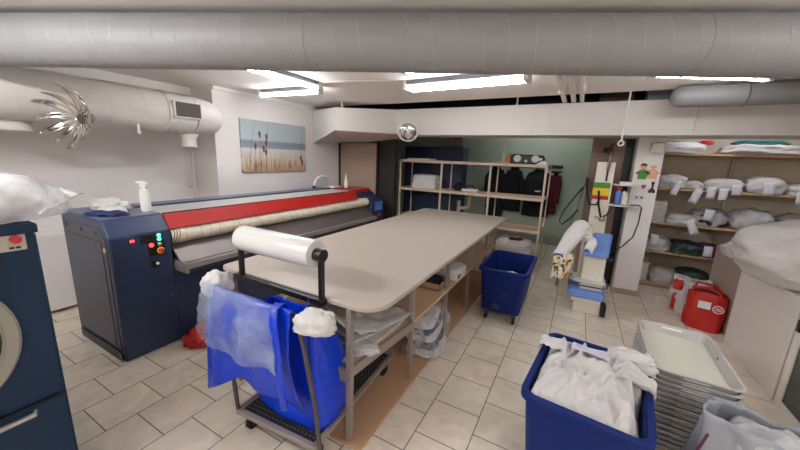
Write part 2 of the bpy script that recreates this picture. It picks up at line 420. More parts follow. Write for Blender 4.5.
# ------------------------------------------------------------------ overhead ducts
def spiral(mb, p0, p1, r, pitch, w=.006, h=.004, n=36):
    """raised helical lock seam round a duct from p0 to p1"""
    p0, p1 = Vector(p0), Vector(p1); ax = p1 - p0; Ln = ax.length; ax.normalize()
    a = Vector((0, 0, 1)) - ax * ax.z; a.normalize(); b = ax.cross(a)
    T = int(Ln / pitch * n); prev = None
    for i in range(T+1):
        t = i / n; an = 2*PI*t; c = p0 + ax * (pitch * t); rd = a*math.cos(an) + b*math.sin(an)
        cur = [mb.V(c + rd*r - ax*w), mb.V(c + rd*(r+h)), mb.V(c + rd*r + ax*w)]
        if prev: mb.F([prev[0], cur[0], cur[1], prev[1]]); mb.F([prev[1], cur[1], cur[2], prev[2]])
        prev = cur
a0 = Vector((-.948, 1.76, 2.33)); ad = Vector((.918, .396, 0)).normalized()
t = thing('spiral_duct', 'large grey spiral duct crossing the whole ceiling in the foreground', 'duct', a0)
D0, D1 = a0 - ad*4.05, a0 + ad*4.25
MB().cyl(D0, D1, .149, 48).build('duct_pipe', 'duct', t, smooth=True)
mb = MB(); spiral(mb, D0, D1, .149, .13, .004, .0016); mb.build('lock_seam', 'seam', t, smooth=True)
for k in (-2.6, -.55, 1.5, 3.4):
    c = a0 + ad*k
    b_ = ad.cross(Vector((0, 0, 1)))
    pts = [c + (Vector((0, 0, 1))*math.cos(q) + b_*math.sin(q))*.1485 for q in [2*PI*i/28 for i in range(28)]]
    MB().tube(pts, .003, 6, closed=True).tube([c + Vector((0, 0, .155)), (c.x, c.y, 2.5)], .005, 6).build('hanger', 'duct', t, smooth=True)
# white duct along the left wall
LX, LZ, LR = -3.92, 2.075, .2
t = thing('wall_duct', 'white spiral duct running along the left wall above the ironer', 'duct', (LX, 1.2, LZ))
pts = [(LX, -2.4, LZ), (LX, 2.18, LZ)]
MB().cyl(pts[0], pts[1], LR, 40).build('duct_pipe', 'ductw', t, smooth=True)
el = [(LX - .32 + .32*math.cos(q), 2.18 + .32*math.sin(q)*.98, LZ) for q in [PI/2*i/10 for i in range(11)]]
el = el + [(-4.23, el[-1][1], LZ)]
MB().tube(el, LR*.995, 40).build('elbow', 'ductw', t, smooth=True)
mb = MB(); spiral(mb, (LX, -1.0, LZ), (LX, 1.86, LZ), LR, .14, .004, .0016); mb.build('lock_seam', 'seamw', t, smooth=True)
MB().tube([(LX + LR*1.01*math.cos(q), 1.9, LZ + LR*1.01*math.sin(q)) for q in [2*PI*i/32 for i in range(32)]], .008, 6, closed=True).build('collar', 'ductw', t, smooth=True)
g = MB().box(-3.735, -3.708, 1.93, 2.22, 2.02, 2.19).build('grille_frame', 'ductw', t, bevel=.004)
mb = MB()
for i in range(13):
    z = 2.037 + i*.0112
    mb.box(-3.709, -3.702, 1.95, 2.20, z, z+.006)
mb.box(-3.712, -3.706, 1.95, 2.2, 2.035, 2.178); mb.build('grille', 'grille', g)
MB().lathe((-3.98, 2.2, 0), [(.1, 1.95), (.1, 1.86), (.075, 1.82), (.075, 1.745), (.085, 1.745), (.085, 1.73)], 24).build('drain_neck', 'ductw', t, smooth=True)
MB().lathe((-4.05, .86, 0), [(.13, 1.97), (.13, 1.80), (.11, 1.79)], 24).build('branch', 'ductw', t, smooth=True)
MB().lathe((-3.76, 1.62, 0), [(.012, 1.92), (.012, 1.85), (.018, 1.85), (.018, 1.83)], 10).build('nipple', 'whitem', t, smooth=True)
tag(MB().tube([(-4.6, 2.56, 1.9), (-4.6, 2.56, .02)], .016, 8).tube([(-4.6, 2.56, 1.2), (-4.74, 2.56, 1.2)], .01, 6).build('wall_pipe', 'ductw', smooth=True), 'thin white vertical pipe in the corner behind the ironer', 'pipe')
# steel petal ornament on the duct
hub = Vector((-3.58, 1.17, 1.91))
t = thing('petal_rosette', 'shiny steel rosette of curved petals fixed to the white wall duct', 'ornament', hub)
nd = (Vector((0, 0, 1.75)) - hub).normalized(); nd = (nd*.75 + nd.cross(Vector((0, 0, 1)))*.85 + Vector((0, 0, .05))).normalized(); e1 = nd.cross(Vector((0, 0, 1))).normalized(); e2 = e1.cross(nd)
MB().tube([hub + nd*.02, hub, Vector((-3.745, 1.24, 1.98))], .012, 8).build('stem', 'chrome', t, smooth=True)
MB().tube([hub - nd*.012, hub + nd*.028], .03, 14).build('hub', 'steeld', t, smooth=True)
for k in range(12):
    a = 2*PI*k/12 + .2; rdir = e1*math.cos(a) + e2*math.sin(a); tw = nd.cross(rdir)
    mb = MB()
    def petal(u, v, rdir=rdir, tw=tw, k=k):
        Ln = .20 + .02*math.sin(k*2.3)
        rr = .022 + Ln*math.sin(v*1.45); wd = .026*math.sin(PI*min(1, .15 + v*.82))**.5
        return hub + rdir*rr + tw*((u-.5)*wd*2 + .07*v*v) + nd*(.02 + .02*v + .13*v*v + .010*(abs(u-.5)*2)**2)
    mb.sheet(5, 12, petal); mb.build('petal', 'chrome', t, smooth='all', solid=.003)
# grey duct above the boxing, right
t = thing('grey_duct', 'dark grey duct lying above the white beam at the right', 'duct', (1.8, 4.25, 2.4))
MB().lathe((0, 4.3, 2.39), [(.02, .70), (.06, .71), (.09, .74), (.1, .79), (.1, 2.98)], 28, 'x').build('duct_pipe', 'duct', t, smooth=True)
for x in (1.25, 2.0, 2.7):
    MB().tube([(x, 4.30 + .102*math.cos(q), 2.39 + .102*math.sin(q)) for q in [2*PI*i/24 for i in range(24)]], .006, 6, closed=True).build('collar', 'steel', t, smooth=True)
for nm, x, w in (('left of the three white pipes under the ceiling before the beam', -.272, .026), ('middle of the three white pipes under the ceiling before the beam', -.172, .026), ('right of the three white pipes under the ceiling before the beam', -.085, .024)):
    t = thing('ceiling_pipe', nm, 'pipe', (x, 3.6, 2.43), 'white pipes under the ceiling')
    MB().cyl((x, 2.4, 2.45), (x, 4.7, 2.45), w, 14).build('pipe', 'ceil', t, smooth=True)
    MB().box(x-.035, x+.035, 3.95, 3.975, 2.42, 2.5).build('clip', 'ceil', t)
for lab, x, y in (('short white rod holding up the beam near its left end', -3.3, 4.12), ('short white rod holding up the beam right of the middle lamp', -.83, 4.65)):
    t = thing('hanger_rod', lab, 'rod', (x, y, 2.4), 'beam hanger rods')
    MB().cyl((x, y, 2.40), (x, y, 2.68 if y > 4.5 else 2.5), .012, 10).build('rod', 'whitem', t, smooth=True)
    MB().cyl((x, y, 2.425), (x, y, 2.437), .022, 8).build('nut', 'whitem', t, smooth=True)
t = thing('ring_rod', 'white hanging rod ending in a ring before the beam, above the press', 'rod', (.365, 4.45, 1.93))
MB().tube([(.372, 4.42, 2.5), (.362, 4.42, 1.97)], .009, 8).build('rod', 'whitem', t, smooth=True)
MB().tube([(.361 + .026*math.cos(q), 4.42, 1.945 + .026*math.sin(q)) for q in [2*PI*i/20 for i in range(20)]], .009, 8, closed=True).build('ring', 'whitem', t, smooth=True)

# ------------------------------------------------------------------ ceiling lamps
def lamp(label, p0, p1, tubes=1, gap=.12, zc=2.5, tm='tube'):
    p0, p1 = Vector(p0), Vector(p1); c = (p0+p1)/2
    t = thing('strip_light', label, 'lamp', (c.x, c.y, zc), 'fluorescent strip lights'); dz = zc - 2.5
    d = (p1-p0).normalized(); s = Vector((-d.y, d.x, 0)); w = .03 + (gap/2 if tubes == 2 else 0)
    def slab(a, b, hw, z0, z1, mb):
        q = [a - s*hw, b - s*hw, b + s*hw, a + s*hw]
        mb.hull([(v.x, v.y, z0) for v in q], [(v.x, v.y, z1) for v in q])
    mb = MB(); slab(p0, p1, w, 2.455+dz, 2.502+dz, mb); mb.build('housing', 'lampgrey', t, bevel=.006)
    for e in (0, 1):
        mb = MB(); a, b = (p0 - d*.005, p0 + d*.035) if e == 0 else (p1 - d*.035, p1 + d*.005)
        slab(a, b, w+.006, 2.405+dz, 2.5+dz, mb); mb.build('end_cap', 'whitem', t, bevel=.004)
    for k in range(tubes):
        o = s*((k-.5)*gap if tubes == 2 else 0)
        MB().cyl((p0+d*.03+o) + Vector((0, 0, 2.427+dz)), (p1-d*.03+o) + Vector((0, 0, 2.427+dz)), .0165, 14).build('tube', tm, t, smooth=True)
    return t
lamp('lit strip light seen end-on beyond the big duct, left pair, nearer one', (-2.72, 1.75, 0), (-2.72, 2.97, 0), tm='tube_left')
lamp('lit strip light parallel to the beam, above the picture side of the ironer', (-3.82, 3.07, 0), (-2.82, 3.13, 0), tm='tube_left')
lamp('lit twin strip light hanging in the middle above the folding table', (-1.76, 3.32, 0), (-.50, 3.26, 0), 2)
lamp('lit strip light at the right half hidden by the big duct', (.40, 3.42, 0), (1.24, 3.86, 0))
lamp('strip light in the rear room over the coats', (-1.3, 6.5, 0), (-.1, 6.5, 0), 1, zc=2.68, tm='tube_dim')
lamp('added unseen strip light behind the beam boxing, brightening the linen shelves', (1.1, 5.44, 0), (2.5, 5.44, 0), 1, zc=2.42, tm='tube_low')  # added to brighten the shelves, hidden by the boxing
lamp('lit strip light hidden behind the big duct over the folding table', (-1.45, 2.66, 0), (-1.05, 2.62, 0))
lamp('added unseen strip light behind the viewer, left', (-2.9, -.4, 0), (-1.7, -.4, 0), 2, tm='tube_back')  # added out of view as fill for the left wall and foreground
lamp('added unseen strip light behind the viewer, right', (.6, -.6, 0), (1.8, -.6, 0), 2, tm='tube_side')  # unseen fill lamp added for the right foreground
lamp('added unseen strip light over the right aisle', (1.9, 1.2, 0), (1.9, 2.4, 0), tm='tube_side')  # extra lamp out of view, added to lift the right side
t = thing('ceiling_cable', 'thin white cable run on the ceiling between the strip lights', 'cable', (-2.3, 3.2, 2.49))
MB().tube([(-2.70, 2.98, 2.493), (-2.3, 3.02, 2.493), (-1.76, 3.2, 2.493)], .006, 6).build('cable', 'whitem', t, smooth=True)

# ------------------------------------------------------------------ convex mirror on the beam
t = thing('convex_mirror', 'round domed mirror with white rim on the white beam', 'mirror', (-2.26, 4.5, 2.08))
mc = Vector((-2.26, 4.33, 2.075)); md = Vector((.35, -.85, -.35)).normalized()
q = Vector((0, 0, 1)).rotation_difference(md).to_matrix().to_4x4(); q.translation = mc
MB(q).lathe((0, 0, 0), [(.002, .075), (.05, .068), (.09, .05), (.12, .026), (.138, 0), (.138, -.005)], 32).build('dome', 'mirror', t, smooth=True)
MB(q).lathe((0, 0, 0), [(.136, .012), (.15, .008), (.154, -.004), (.14, -.02), (.05, -.03)], 32).build('rim', 'whitem', t, smooth=True)
MB().tube([mc - md*.02, (mc.x, 4.5, 2.15), (mc.x, 4.6, 2.15)], .012, 8).build('bracket', 'whitem', t, smooth=True)

# ------------------------------------------------------------------ picture on the wall
t = thing('canvas_picture', 'canvas print of dune grass before a calm sea, on the white wall', 'picture', (-4.2, 3.63, 1.405))
cv = canvas_mat()
cb = MB().box(-4.198, -4.165, 3.0, 4.22, 1.41, 2.15).build('canvas', cv, t, bevel=.003)
mb = MB(); rnd = random.Random(3)
def strip(mb, y, z0, z1, lean, w, x):
    n = 6; vs = []
    for i in range(n+1):
        v = i/n; yy = y + lean*v*v; zz = z0 + (z1-z0)*v; ww = w*(1-.7*v)
        vs.append((mb.V((x, yy-ww, zz)), mb.V((x, yy+ww, zz))))
    for a, b in zip(vs, vs[1:]): mb.F([a[0], a[1], b[1], b[0]])
for i in range(60):
    strip(mb, rnd.uniform(3.03, 4.18), 1.415, rnd.uniform(1.5, 1.72), rnd.uniform(-.05, .05), .004, -4.1635)
mb.build('printed_grass', mat('dry_grass_print', (190, 150, 108), .8), cb)
mb = MB()
for y, z1, l in ((3.12, 2.14, .12), (3.4, 2.14, .06), (3.3, 1.95, .02), (4.1, 2.1, .05), (3.2, 1.85, .03)):
    strip(mb, y, 1.42, z1, l, .005, -4.1625)
for (y, z) in ((3.42, 1.92), (3.36, 1.75), (3.4, 1.7), (3.41, 1.83), (3.3, 1.95), (4.13, 1.55), (3.22, 1.78), (4.1, 1.62)):
    c = [mb.V((-4.162, y + .022*math.cos(a)*(1+.3*math.sin(3*a)), z + .05*math.sin(a))) for a in [2*PI*i/12 for i in range(12)]]
    mb.F(c)
mb.build('printed_reeds', mat('reed_print', (112, 78, 66), .8), cb)

# ------------------------------------------------------------------ flatwork ironer
t = thing('flatwork_ironer', 'long navy roller ironer with red guard along the left wall', 'ironing machine', (-3.4, 2.9, 0))
prof = [(-3.85, 0), (-3.85, 1.155), (-3.1, 1.155), (-2.99, 1.03), (-2.99, 0)]
nc = MB().prism_y(prof, 1.01, 1.43).build('end_cabinet', 'navy', t, bevel=.012)
MB().prism_y([(-3.82, .1), (-3.82, 1.09), (-3.13, 1.09), (-3.04, 1.0), (-3.04, .1)], 1.004, 1.012).build('side_panel', 'side', nc, bevel=.003)
MB().prism_y([(-3.80, .12), (-3.80, .99), (-3.10, .99), (-3.10, .12)], .999, 1.005).build('side_cover', 'side', nc, bevel=.003)
for x in (-3.74, -3.45, -3.18):
    MB().cyl((x, 1.0, 1.045), (x, 1.008, 1.045), .016, 12).build('plug', 'black', nc, smooth=True)
MB().cyl((-3.06, .998, .93), (-3.06, 1.004, .93), .02, 14).build('warning_sticker', 'skin', nc)
MB().box(-3.8, -3.02, .998, 1.0, .0, .08).build('kick_plate', 'black', nc)
MB().box(-3.842, -3.108, 1.018, 1.425, 1.154, 1.159).build('top_plate', 'navylt', nc)
X = -2.99
def plate(nm, y0, y1, z0, z1, m, th=.006, par=nc, bev=.002): return MB().box(X-.002, X+th, y0, y1, z0, z1).build(nm, m, par, bevel=bev)
plate('display_bezel', 1.125, 1.175, .965, 1.0, 'black'); plate('display', 1.135, 1.165, .973, .992, 'glow_red', .008)
plate('control_plate', 1.205, 1.36, .945, 1.015, 'black'); plate('control_plate', 1.255, 1.375, .835, .945, 'black')
def knob(nm, y, z, r, m, h=.014, par=nc): return MB().cyl((X, y, z), (X+h, y, z), r, 14).build(nm, m, par, smooth=True)
knob('green_button', 1.335, .998, .0135, 'glow_green'); knob('green_button', 1.335, .965, .0135, 'glow_green')
knob('red_button', 1.275, .925, .016, 'glow_red'); knob('white_button', 1.335, .925, .012, 'bottle'); knob('red_button', 1.335, .912, .010, 'redp')
knob('stop_collar', 1.338, .868, .028, 'yellow', .012); knob('stop_button', 1.338, .868, .018, 'redp', .03)
plate('switch_plate', 1.262, 1.322, .735, .788, 'black', .01); knob('switch_knob', 1.302, .765, .012, 'whitem', .02)
for z in (.53, .45): knob('screw', 1.39, z, .008, 'steel', .006)
fc = MB().prism_y([(-3.85, 0), (-3.85, 1.1), (-3.2, 1.1), (-3.135, 1.03), (-3.135, 0)], 4.17, 4.86).build('end_cabinet', 'navy', t, bevel=.015)
MB().prism_y([(-3.135, 0), (-3.135, 1.03), (-3.05, 1.01), (-2.96, .93), (-2.95, 0)], 4.465, 4.85).build('front_cover', 'navy', fc, bevel=.012)
MB().prism_y([(-3.65, 1.1), (-3.65, 1.15), (-3.24, 1.15), (-3.2, 1.1)], 4.2, 4.82).build('red_cap', 'red', fc, bevel=.012)
MB().box(-2.953, -2.944, 4.56, 4.78, .80, .95).build('side_label', 'bluep', fc)
MB().cyl((-2.95, 4.68, .72), (-2.925, 4.68, .72), .026, 14).build('stop_button', 'redp', fc, smooth=True)
MB().box(-3.85, -3.0, 1.43, 4.46, .02, .652).build('lower_body', 'navy', t, bevel=.004)
MB().box(-3.85, -3.78, 1.43, 4.168, .66, 1.14).build('back_panel', 'navyd', t)
MB().box(-3.85, -3.62, 1.43, 4.168, 1.13, 1.155).build('rear_cover', 'navylt', t, bevel=.006)
MB().box(-3.62, -3.575, 1.43, 4.168, 1.13, 1.163).build('blue_strip', 'navy', t, bevel=.004)
MB().box(-3.572, -3.10, 1.43, 4.168, 1.125, 1.15).build('hood', 'hood', t, bevel=.006)
MB().prism_y([(-3.105, 1.152), (-3.085, 1.152), (-3.005, 1.03), (-3.03, 1.03)], 1.432, 4.166).build('red_guard', 'red', t, bevel=.003)
MB().box(-3.11, -3.085, 1.432, 4.166, 1.150, 1.158).build('guard_edge', 'black', t)
mb = MB()
def rollf(u, v):
    a = 2*PI*u; y = 1.44 + 3.0*v
    r = .069 + .0035*N3(math.cos(a)*.6, y*5, math.sin(a)*.6) + .002*math.sin(y*21 + 1.3*math.sin(y*5))
    return (-3.06 + r*math.cos(a), y, .957 + r*math.sin(a))
mb.sheet(20, 160, rollf, close_u=True); ro = mb.build('padded_roller', 'roller', t, smooth='all')
MB().cyl((-3.06, 1.43, .957), (-3.06, 4.46, .957), .055, 18).build('roller_core', 'steeld', t, smooth=True)
mb = MB(); rs = random.Random(11)
for i in range(26):
    y0 = 1.56 + i*.11 + rs.uniform(-.03, .03); sl = rs.uniform(-.05, .05)
    mb.tube([(-3.06 + .0705*math.cos(a), y0 + sl*math.sin(a), .957 + .0705*math.sin(a)) for a in [2*PI*k/18 for k in range(18)]], .0022, 4, closed=True)
mb.build('wrap_creases', 'seamc', ro)
for y in (1.455, 1.475, 1.5): MB().tube([(-3.06 + .073*math.cos(a), y + .012*math.sin(a*2), .957 + .073*math.sin(a)) for a in [2*PI*i/20 for i in range(20)]], .0035, 6, closed=True).build('tie_tape', 'steeld', ro, smooth=True)
MB().prism_y([(-3.075, .885), (-3.06, .885), (-2.90, .742), (-2.85, .735), (-2.85, .72), (-2.92, .72)], 1.45, 4.45).build('feed_bed', 'steel', t)
MB().box(-2.86, -2.835, 1.47, 4.45, .69, .742).build('tray_lip', 'alu', t, bevel=.004)
MB().box(-3.12, -2.86, 1.45, 4.45, .655, .715).build('tray_underside', 'steeld', t)
MB().box(-3.13, -2.83, 1.445, 1.47, .655, .75).build('tray_end', 'alu', t, bevel=.003)
for y in (1.5, 4.4): MB().box(-3.8, -3.7, y-.05, y+.05, 0, .03).build('foot', 'black', t)

# things lying on the ironer
TOPZ = 1.16
tag(MB().blob((-3.62, 1.27, TOPZ), (.32, .20, .08), 3, .3, 2.6, folds=.25).build('cloth', 'white', smooth='all'), 'crumpled cream cloth on the near end of the ironer', 'cloth')
tag(MB().blob((-3.38, 1.2, TOPZ), (.20, .13, .045), 5, .2, 2.0, folds=.1, rot=.3).build('folded_cloth', 'white', smooth='all'), 'small folded white cloth on top, beside the dark cloth', 'cloth')
tag(MB().blob((-3.27, 1.12, TOPZ), (.26, .15, .03), 8, .3, 2.4, folds=.2, rot=.5).build('dark_cloth', 'navyfab', smooth='all'), 'flat dark navy rag lying at the front top edge of the ironer', 'cloth')
def spray(x, y, z, label, m, s=1.0, rot=0, trig='bottle'):
    t = thing('spray_bottle', label, 'bottle', (x, y, z))
    R = rot_z(x, y, rot, z) @ Matrix.Scale(s, 4)
    MB(R).lathe((0, 0, 0), [(.033, 0), (.036, .012), (.036, .15), (.032, .17), (.016, .18), (.014, .195)], 20).build('bottle_body', m, t, smooth=True)
    MB(R).prism_y([(-.02, .195), (-.022, .225), (-.055, .232), (-.058, .245), (.0, .25), (.03, .235), (.03, .215), (.015, .195)], -.013, .013).build('spray_head', trig, t, bevel=.003)
    MB(R).tube([(-.02, 0, .22), (-.035, 0, .205), (-.034, 0, .175)], .005, 6).build('trigger', trig, t, smooth=True)
    return t
spray(-3.26, 1.39, TOPZ, 'white spray bottle standing on the near end of the ironer', 'bottle', 1.05, 25)
t = thing('hose', 'white flexible hose arching over the far top of the ironer', 'hose', (-3.78, 4.25, 1.155))
MB().tube([(-3.8, 4.02 + .21*(1-math.cos(a)), 1.17 + .17*math.sin(a)) for a in [PI*i/16 for i in range(17)]], .022, 12).build('hose_pipe', 'whitem', t, smooth=True)
MB().cyl((-3.8, 4.02, 1.155), (-3.8, 4.02, 1.19), .028, 12).build('fitting', 'black', t, smooth=True)
t = thing('cleaner_bottle', 'slim white cone-topped bottle at the far end of the ironer', 'bottle', (-3.52, 4.56, 1.155))
MB().lathe((-3.52, 4.5, 1.155), [(.032, 0), (.034, .01), (.034, .10), (.02, .15), (.012, .17)], 16).build('bottle_body', 'bottle', t, smooth=True)
MB().lathe((-3.52, 4.5, 1.155), [(.013, .17), (.011, .2), (.004, .25)], 12).build('nozzle', 'bottle', t, smooth=True)
tag(MB().box(-3.72, -3.56, 4.25, 4.42, 1.158, 1.185).build('white_box', 'whitem', bevel=.006), 'flat white box lying on the far end of the ironer', 'box')
# low boxed casing at the wall behind dryer, rag under ironer
tag(MB().box(-4.74, -4.5, .2, 1.35, .04, .82).build('wall_casing', 'wall', bevel=.01), 'low white casing on the left wall between dryer and ironer', 'casing')
tag(MB().blob((-2.84, 1.56, 0), (.24, .34, .10), 21, .3, 2.2, folds=.25, rot=.5).build('red_cloth', 'redfab', smooth='all'), 'crumpled red cloth on the floor beside the ironer and cart', 'cloth')

# ------------------------------------------------------------------ dryer at the left edge
t = thing('tumble_dryer', 'dark blue industrial dryer cut off at the left edge', 'dryer', (-2.45, -.02, 0))
MB().box(-2.9, -2.0, -.48, .44, .0, 1.33).build('body', 'dryer', t, bevel=.012)
MB().box(-2.91, -1.985, -.49, .445, 1.33, 1.372).build('top', 'dryer', t, bevel=.008)
pn = MB().box(-2.0, -1.99, -.4, .405, 1.285-.02, 1.385-.05).build('control_panel', 'panelgrey', t, bevel=.003)
knobc = MB().cyl((-1.99, .375, 1.315), (-1.965, .375, 1.315), .016, 16).build('stop_button', 'redp', pn, smooth=True)
mb = MB()
for y in (.362, .38): mb.box(-1.99, -1.988, y-.007, y+.007, 1.275, 1.283)
mb.build('panel_print', 'black', pn)
rg = MB().lathe((-2.0, .02, .925), [(.318, 0), (.318, .02), (.308, .03), (.275, .03), (.265, .012), (.265, 0)], 48, 'x').build('door_ring', 'ringgrey', t, smooth=True)
MB().lathe((-2.0, .02, .925), [(.265, .010), (.15, .02), (.02, .025)], 48, 'x').build('door_glass', 'glassdk', rg, smooth=True)
MB().cyl((-2.0, .305, 1.205), (-1.985, .305, 1.205), .024, 18).build('lock', 'black', t, smooth=True)
MB().box(-2.0, -1.985, -.46, .425, .56, .566).build('panel_gap', 'black', t)
MB().box(-2.0, -1.987, -.46, .43, .06, .556).build('lint_door', 'dryer', t, bevel=.004)
MB().tube([(-1.99, .33, .532), (-1.965, .325, .53), (-1.965, -.1, .53), (-1.99, -.1, .53)], .011, 8).build('handle', 'alu', t, smooth=True)
def bagheap():
    mb = MB(); mb.blob((-2.42, .26, 1.373), (.90, .76, .20), 31, .10, 1.6, p=2.1, folds=.06, flat=.12); return mb
t = thing('laundry_bag', 'clear plastic bag of white laundry lying on the blue dryer', 'bag', (-2.25, .2, 1.373))
bagheap().build('plastic_film', 'clear', t, smooth='all')
MB().blob((-2.42, .22, 1.378), (.70, .52, .16), 33, .2, 2.2, folds=.15).build('linen', 'white', t, smooth='all')
MB().blob((-2.14, .43, 1.45), (.05, .04, .02), 35, .2).build('red_print', 'redp', t, smooth='all')
MB().sheet(14, 14, lambda u, v: (-2.3 + .62*(u-.5) - .1*v, .46 + .26*v*(1-.5*(2*u-1)**2), 1.40 + .05*v + .02*N3(u*3, v*3, 4) + .008*math.sin(u*9))).build('film_edge', 'clear', t, smooth='all', solid=.002)

# ------------------------------------------------------------------ folding table
TZ = .905
t = thing('folding_table', 'long beige laminate folding table in the middle of the room', 'table', (-1.5, 3.1, 0))
MB().prism_z(rrect(-2.15, -.828, 1.315, 4.83, [.1, .06, .06, .15], 8), TZ-.03, TZ).build('tabletop', ['table'], t, bevel=.006)
LY = [1.34, 2.03, 2.77, 3.51, 4.25, 4.75]
for x in (-.965, -2.03):
    for y in LY:
        lx = x - (.05 if y < 1.4 and x > -1 else 0); MB().box(lx-.017, lx+.017, y-.017, y+.017, .02, TZ-.03).build('leg', 'legs', t, bevel=.003)
for x in (-.965, -2.03):
    (MB().hull([(-1.022, 1.34, .44), (-1.0, 1.34, .44), (-.94, 2.02, .44), (-.962, 2.02, .44)], [(-1.022, 1.34, .505), (-1.0, 1.34, .505), (-.94, 2.02, .505), (-.962, 2.02, .505)]) if x > -1 else MB().box(x-.012, x+.012, 1.35, 2.02, .44, .505)).box(x-.012, x+.012, 2.05, 4.74, .455, .476).build('rail', 'legs', t, bevel=.002)
MB().box(-2.01, -1.03, 1.328, 1.352, .40, .48).build('end_rail', 'legs', t, bevel=.002)
MB().prism_z([(-2.02, 1.38), (-1.022, 1.38), (-.965, 2.02), (-.945, 2.05), (-.945, 4.75), (-2.02, 4.75)], .477, .497).build('lower_shelf', 'pine', t, bevel=.002)
for x in (-.965, -2.03): MB().box(x-.012, x+.012, 1.35, 4.74, TZ-.075, TZ-.032).build('top_rail', 'legs', t)
tag(MB().box(-1.40, -.915, 1.3, 4.8, .001, .016).build('floor_board', 'card', bevel=.003), 'brown cardboard sheet on the floor under the folding table', 'board')
# things on the lower shelf
t = thing('film_sheets', 'loose pile of milky plastic sheets on the table shelf near end', 'plastic sheets', (-1.25, 1.7, .5))
for i in range(4):
    rr = random.Random(40+i)
    a = rr.uniform(-.25, .25); cx, cy_ = -1.25 + rr.uniform(-.04, .04), 1.80 + rr.uniform(-.04, .06)
    def fs(u, v, a=a, cx=cx, cy_=cy_, i=i):
        x, y = (u-.5)*.44, (v-.5)*.62
        z = .507 + .018*i + .03*abs(N3(u*2.2, v*2.2, i*5.1)) + (.05 + .07*i)*max(0, .9-(u*.5+v))
        return (cx + x*math.cos(a) - y*math.sin(a), cy_ + x*math.sin(a) + y*math.cos(a), z)
    MB().sheet(16, 20, fs).build('sheet', 'milky', t, smooth='all', solid=.002)
tag(MB().blob((-1.03, 1.52, .5), (.16, .10, .03), 44, .25, 2.4, folds=.2, rot=.7).build('white_rag', 'white', smooth='all'), 'small crumpled white rag at the front edge of the table shelf', 'cloth')
t = thing('open_box', 'shallow cardboard box on the shelf under the folding table', 'box', (-1.12, 2.85, .5))
MB().box(-1.28, -.99, 2.66, 2.92, .5, .508).box(-1.28, -.99, 2.66, 2.668, .5, .56).box(-1.28, -.99, 2.912, 2.92, .5, .56).box(-1.28, -1.272, 2.66, 2.92, .5, .56).box(-.998, -.99, 2.66, 2.92, .5, .56).build('box_tray', 'card', t)
tag(MB().blob((-1.13, 2.79, .51), (.2, .16, .08), 47, .2, 2.2).build('black_cloth', 'dkfab', smooth='all'), 'black cloth lying in the cardboard box', 'cloth')
t = thing('towel_stack', 'folded white towels on the shelf behind the cardboard box', 'towels', (-1.05, 3.12, .5))
for i in range(3): MB().blob((-1.07, 3.14, .5 + i*.035), (.28, .3, .045), 50+i, .08, 2.4, p=5, folds=.04).build('towel', 'white', t, smooth='all')
MB().box(-.99, -.93, 3.02, 3.09, .52, .56).build('dark_tag', 'black', t)
# wrapped bundle on floor board
t = thing('wrapped_bundle', 'navy and white linen bundle wrapped in clear film under the table', 'bundle', (-1.05, 2.5, .016))
for i, (m, h) in enumerate((('white', .08), ('navyfab', .08), ('white', .07), ('navyfab', .06), ('white', .06))):
    z = .02 + sum((.08, .08, .07, .06, .06)[:i])*.86
    MB().blob((-1.04 - .01*i, 2.52, z), (.30 - .012*i, .40, h), 60+i, .1, 2.2, p=4.5, folds=.05, rot=.15).build('linen', m, t, smooth='all')
MB().blob((-1.045, 2.52, .017), (.37, .48, .36), 66, .14, 2.6, p=4, folds=.14, rot=.15).build('film_wrap', 'clearer', t, smooth='all')

# ------------------------------------------------------------------ film roll dispenser
t = thing('film_dispenser', 'black stand with a big roll of polyethylene film on the table edge', 'dispenser', (-1.55, 1.34, TZ))
MB().box(-1.93, -1.155, 1.272, 1.313, TZ-.035, TZ-.002).build('base_bar', 'black', t, bevel=.003)
MB().box(-1.92, -1.165, 1.300, 1.316, TZ-.01, TZ+.005).build('mounting_lip', 'steel', t)
for x in (-1.865, -1.178): MB().box(x-.012, x+.012, 1.277, 1.307, TZ-.02, 1.165).build('post', 'black', t, bevel=.002)
MB().lathe((0, 1.292, 1.16), [(.03, -1.835), (.077, -1.835), (.0795, -1.825), (.0795, -1.225), (.077, -1.215), (.03, -1.215)], 40, 'x').build('film_roll', 'pe', t, smooth=True)
for x0, x1 in ((-1.888, -1.83), (-1.22, -1.16)): MB().cyl((x0, 1.292, 1.16), (x1, 1.292, 1.16), .036, 20).build('core_cap', 'black', t, smooth=True)

# ------------------------------------------------------------------ platform cart with blue bag
t = thing('platform_cart', 'steel platform cart with perforated deck under the table end', 'cart', (-1.35, 1.5, 0))
CX = Matrix.Translation((-1.345, 1.07, 0)) @ Matrix.Rotation(math.radians(4), 4, 'Z')
fr = MB(CX)
for (x0, x1, y0, y1) in ((-.3, .3, -.015, .015), (-.3, .3, .94, .97), (-.3, -.27, 0, .95), (.27, .3, 0, .95)): fr.box(x0, x1, y0, y1, .135, .165)
fr.build('frame', 'legs', t, bevel=.004)
MB(CX).box(-.28, .28, .005, .95, .148, .152).build('deck', 'rubber', t)
mb = MB(CX)
for j in range(34):
    for i in range(20):
        x = -.265 + i*.0275 + (.0137 if j % 2 else 0); y = .02 + j*.0275
        mb.hull([(x-.009, y, .152), (x, y-.005, .152), (x+.009, y, .152), (x, y+.005, .152)], [(x-.006, y, .1545), (x, y-.003, .1545), (x+.006, y, .1545), (x, y+.003, .1545)])
mb.build('deck_studs', 'steel', t)
for x in (-.25, .25):
    for y in (.05, .87):
        c = MB(CX).box(x-.024, x+.024, y-.02, y+.02, .085, .137).build('caster_fork', 'steel', t)
        MB(CX).cyl((x-.014, y+.012, .045), (x+.014, y+.012, .045), .045, 20).build('wheel', 'rubber', c, smooth=True)
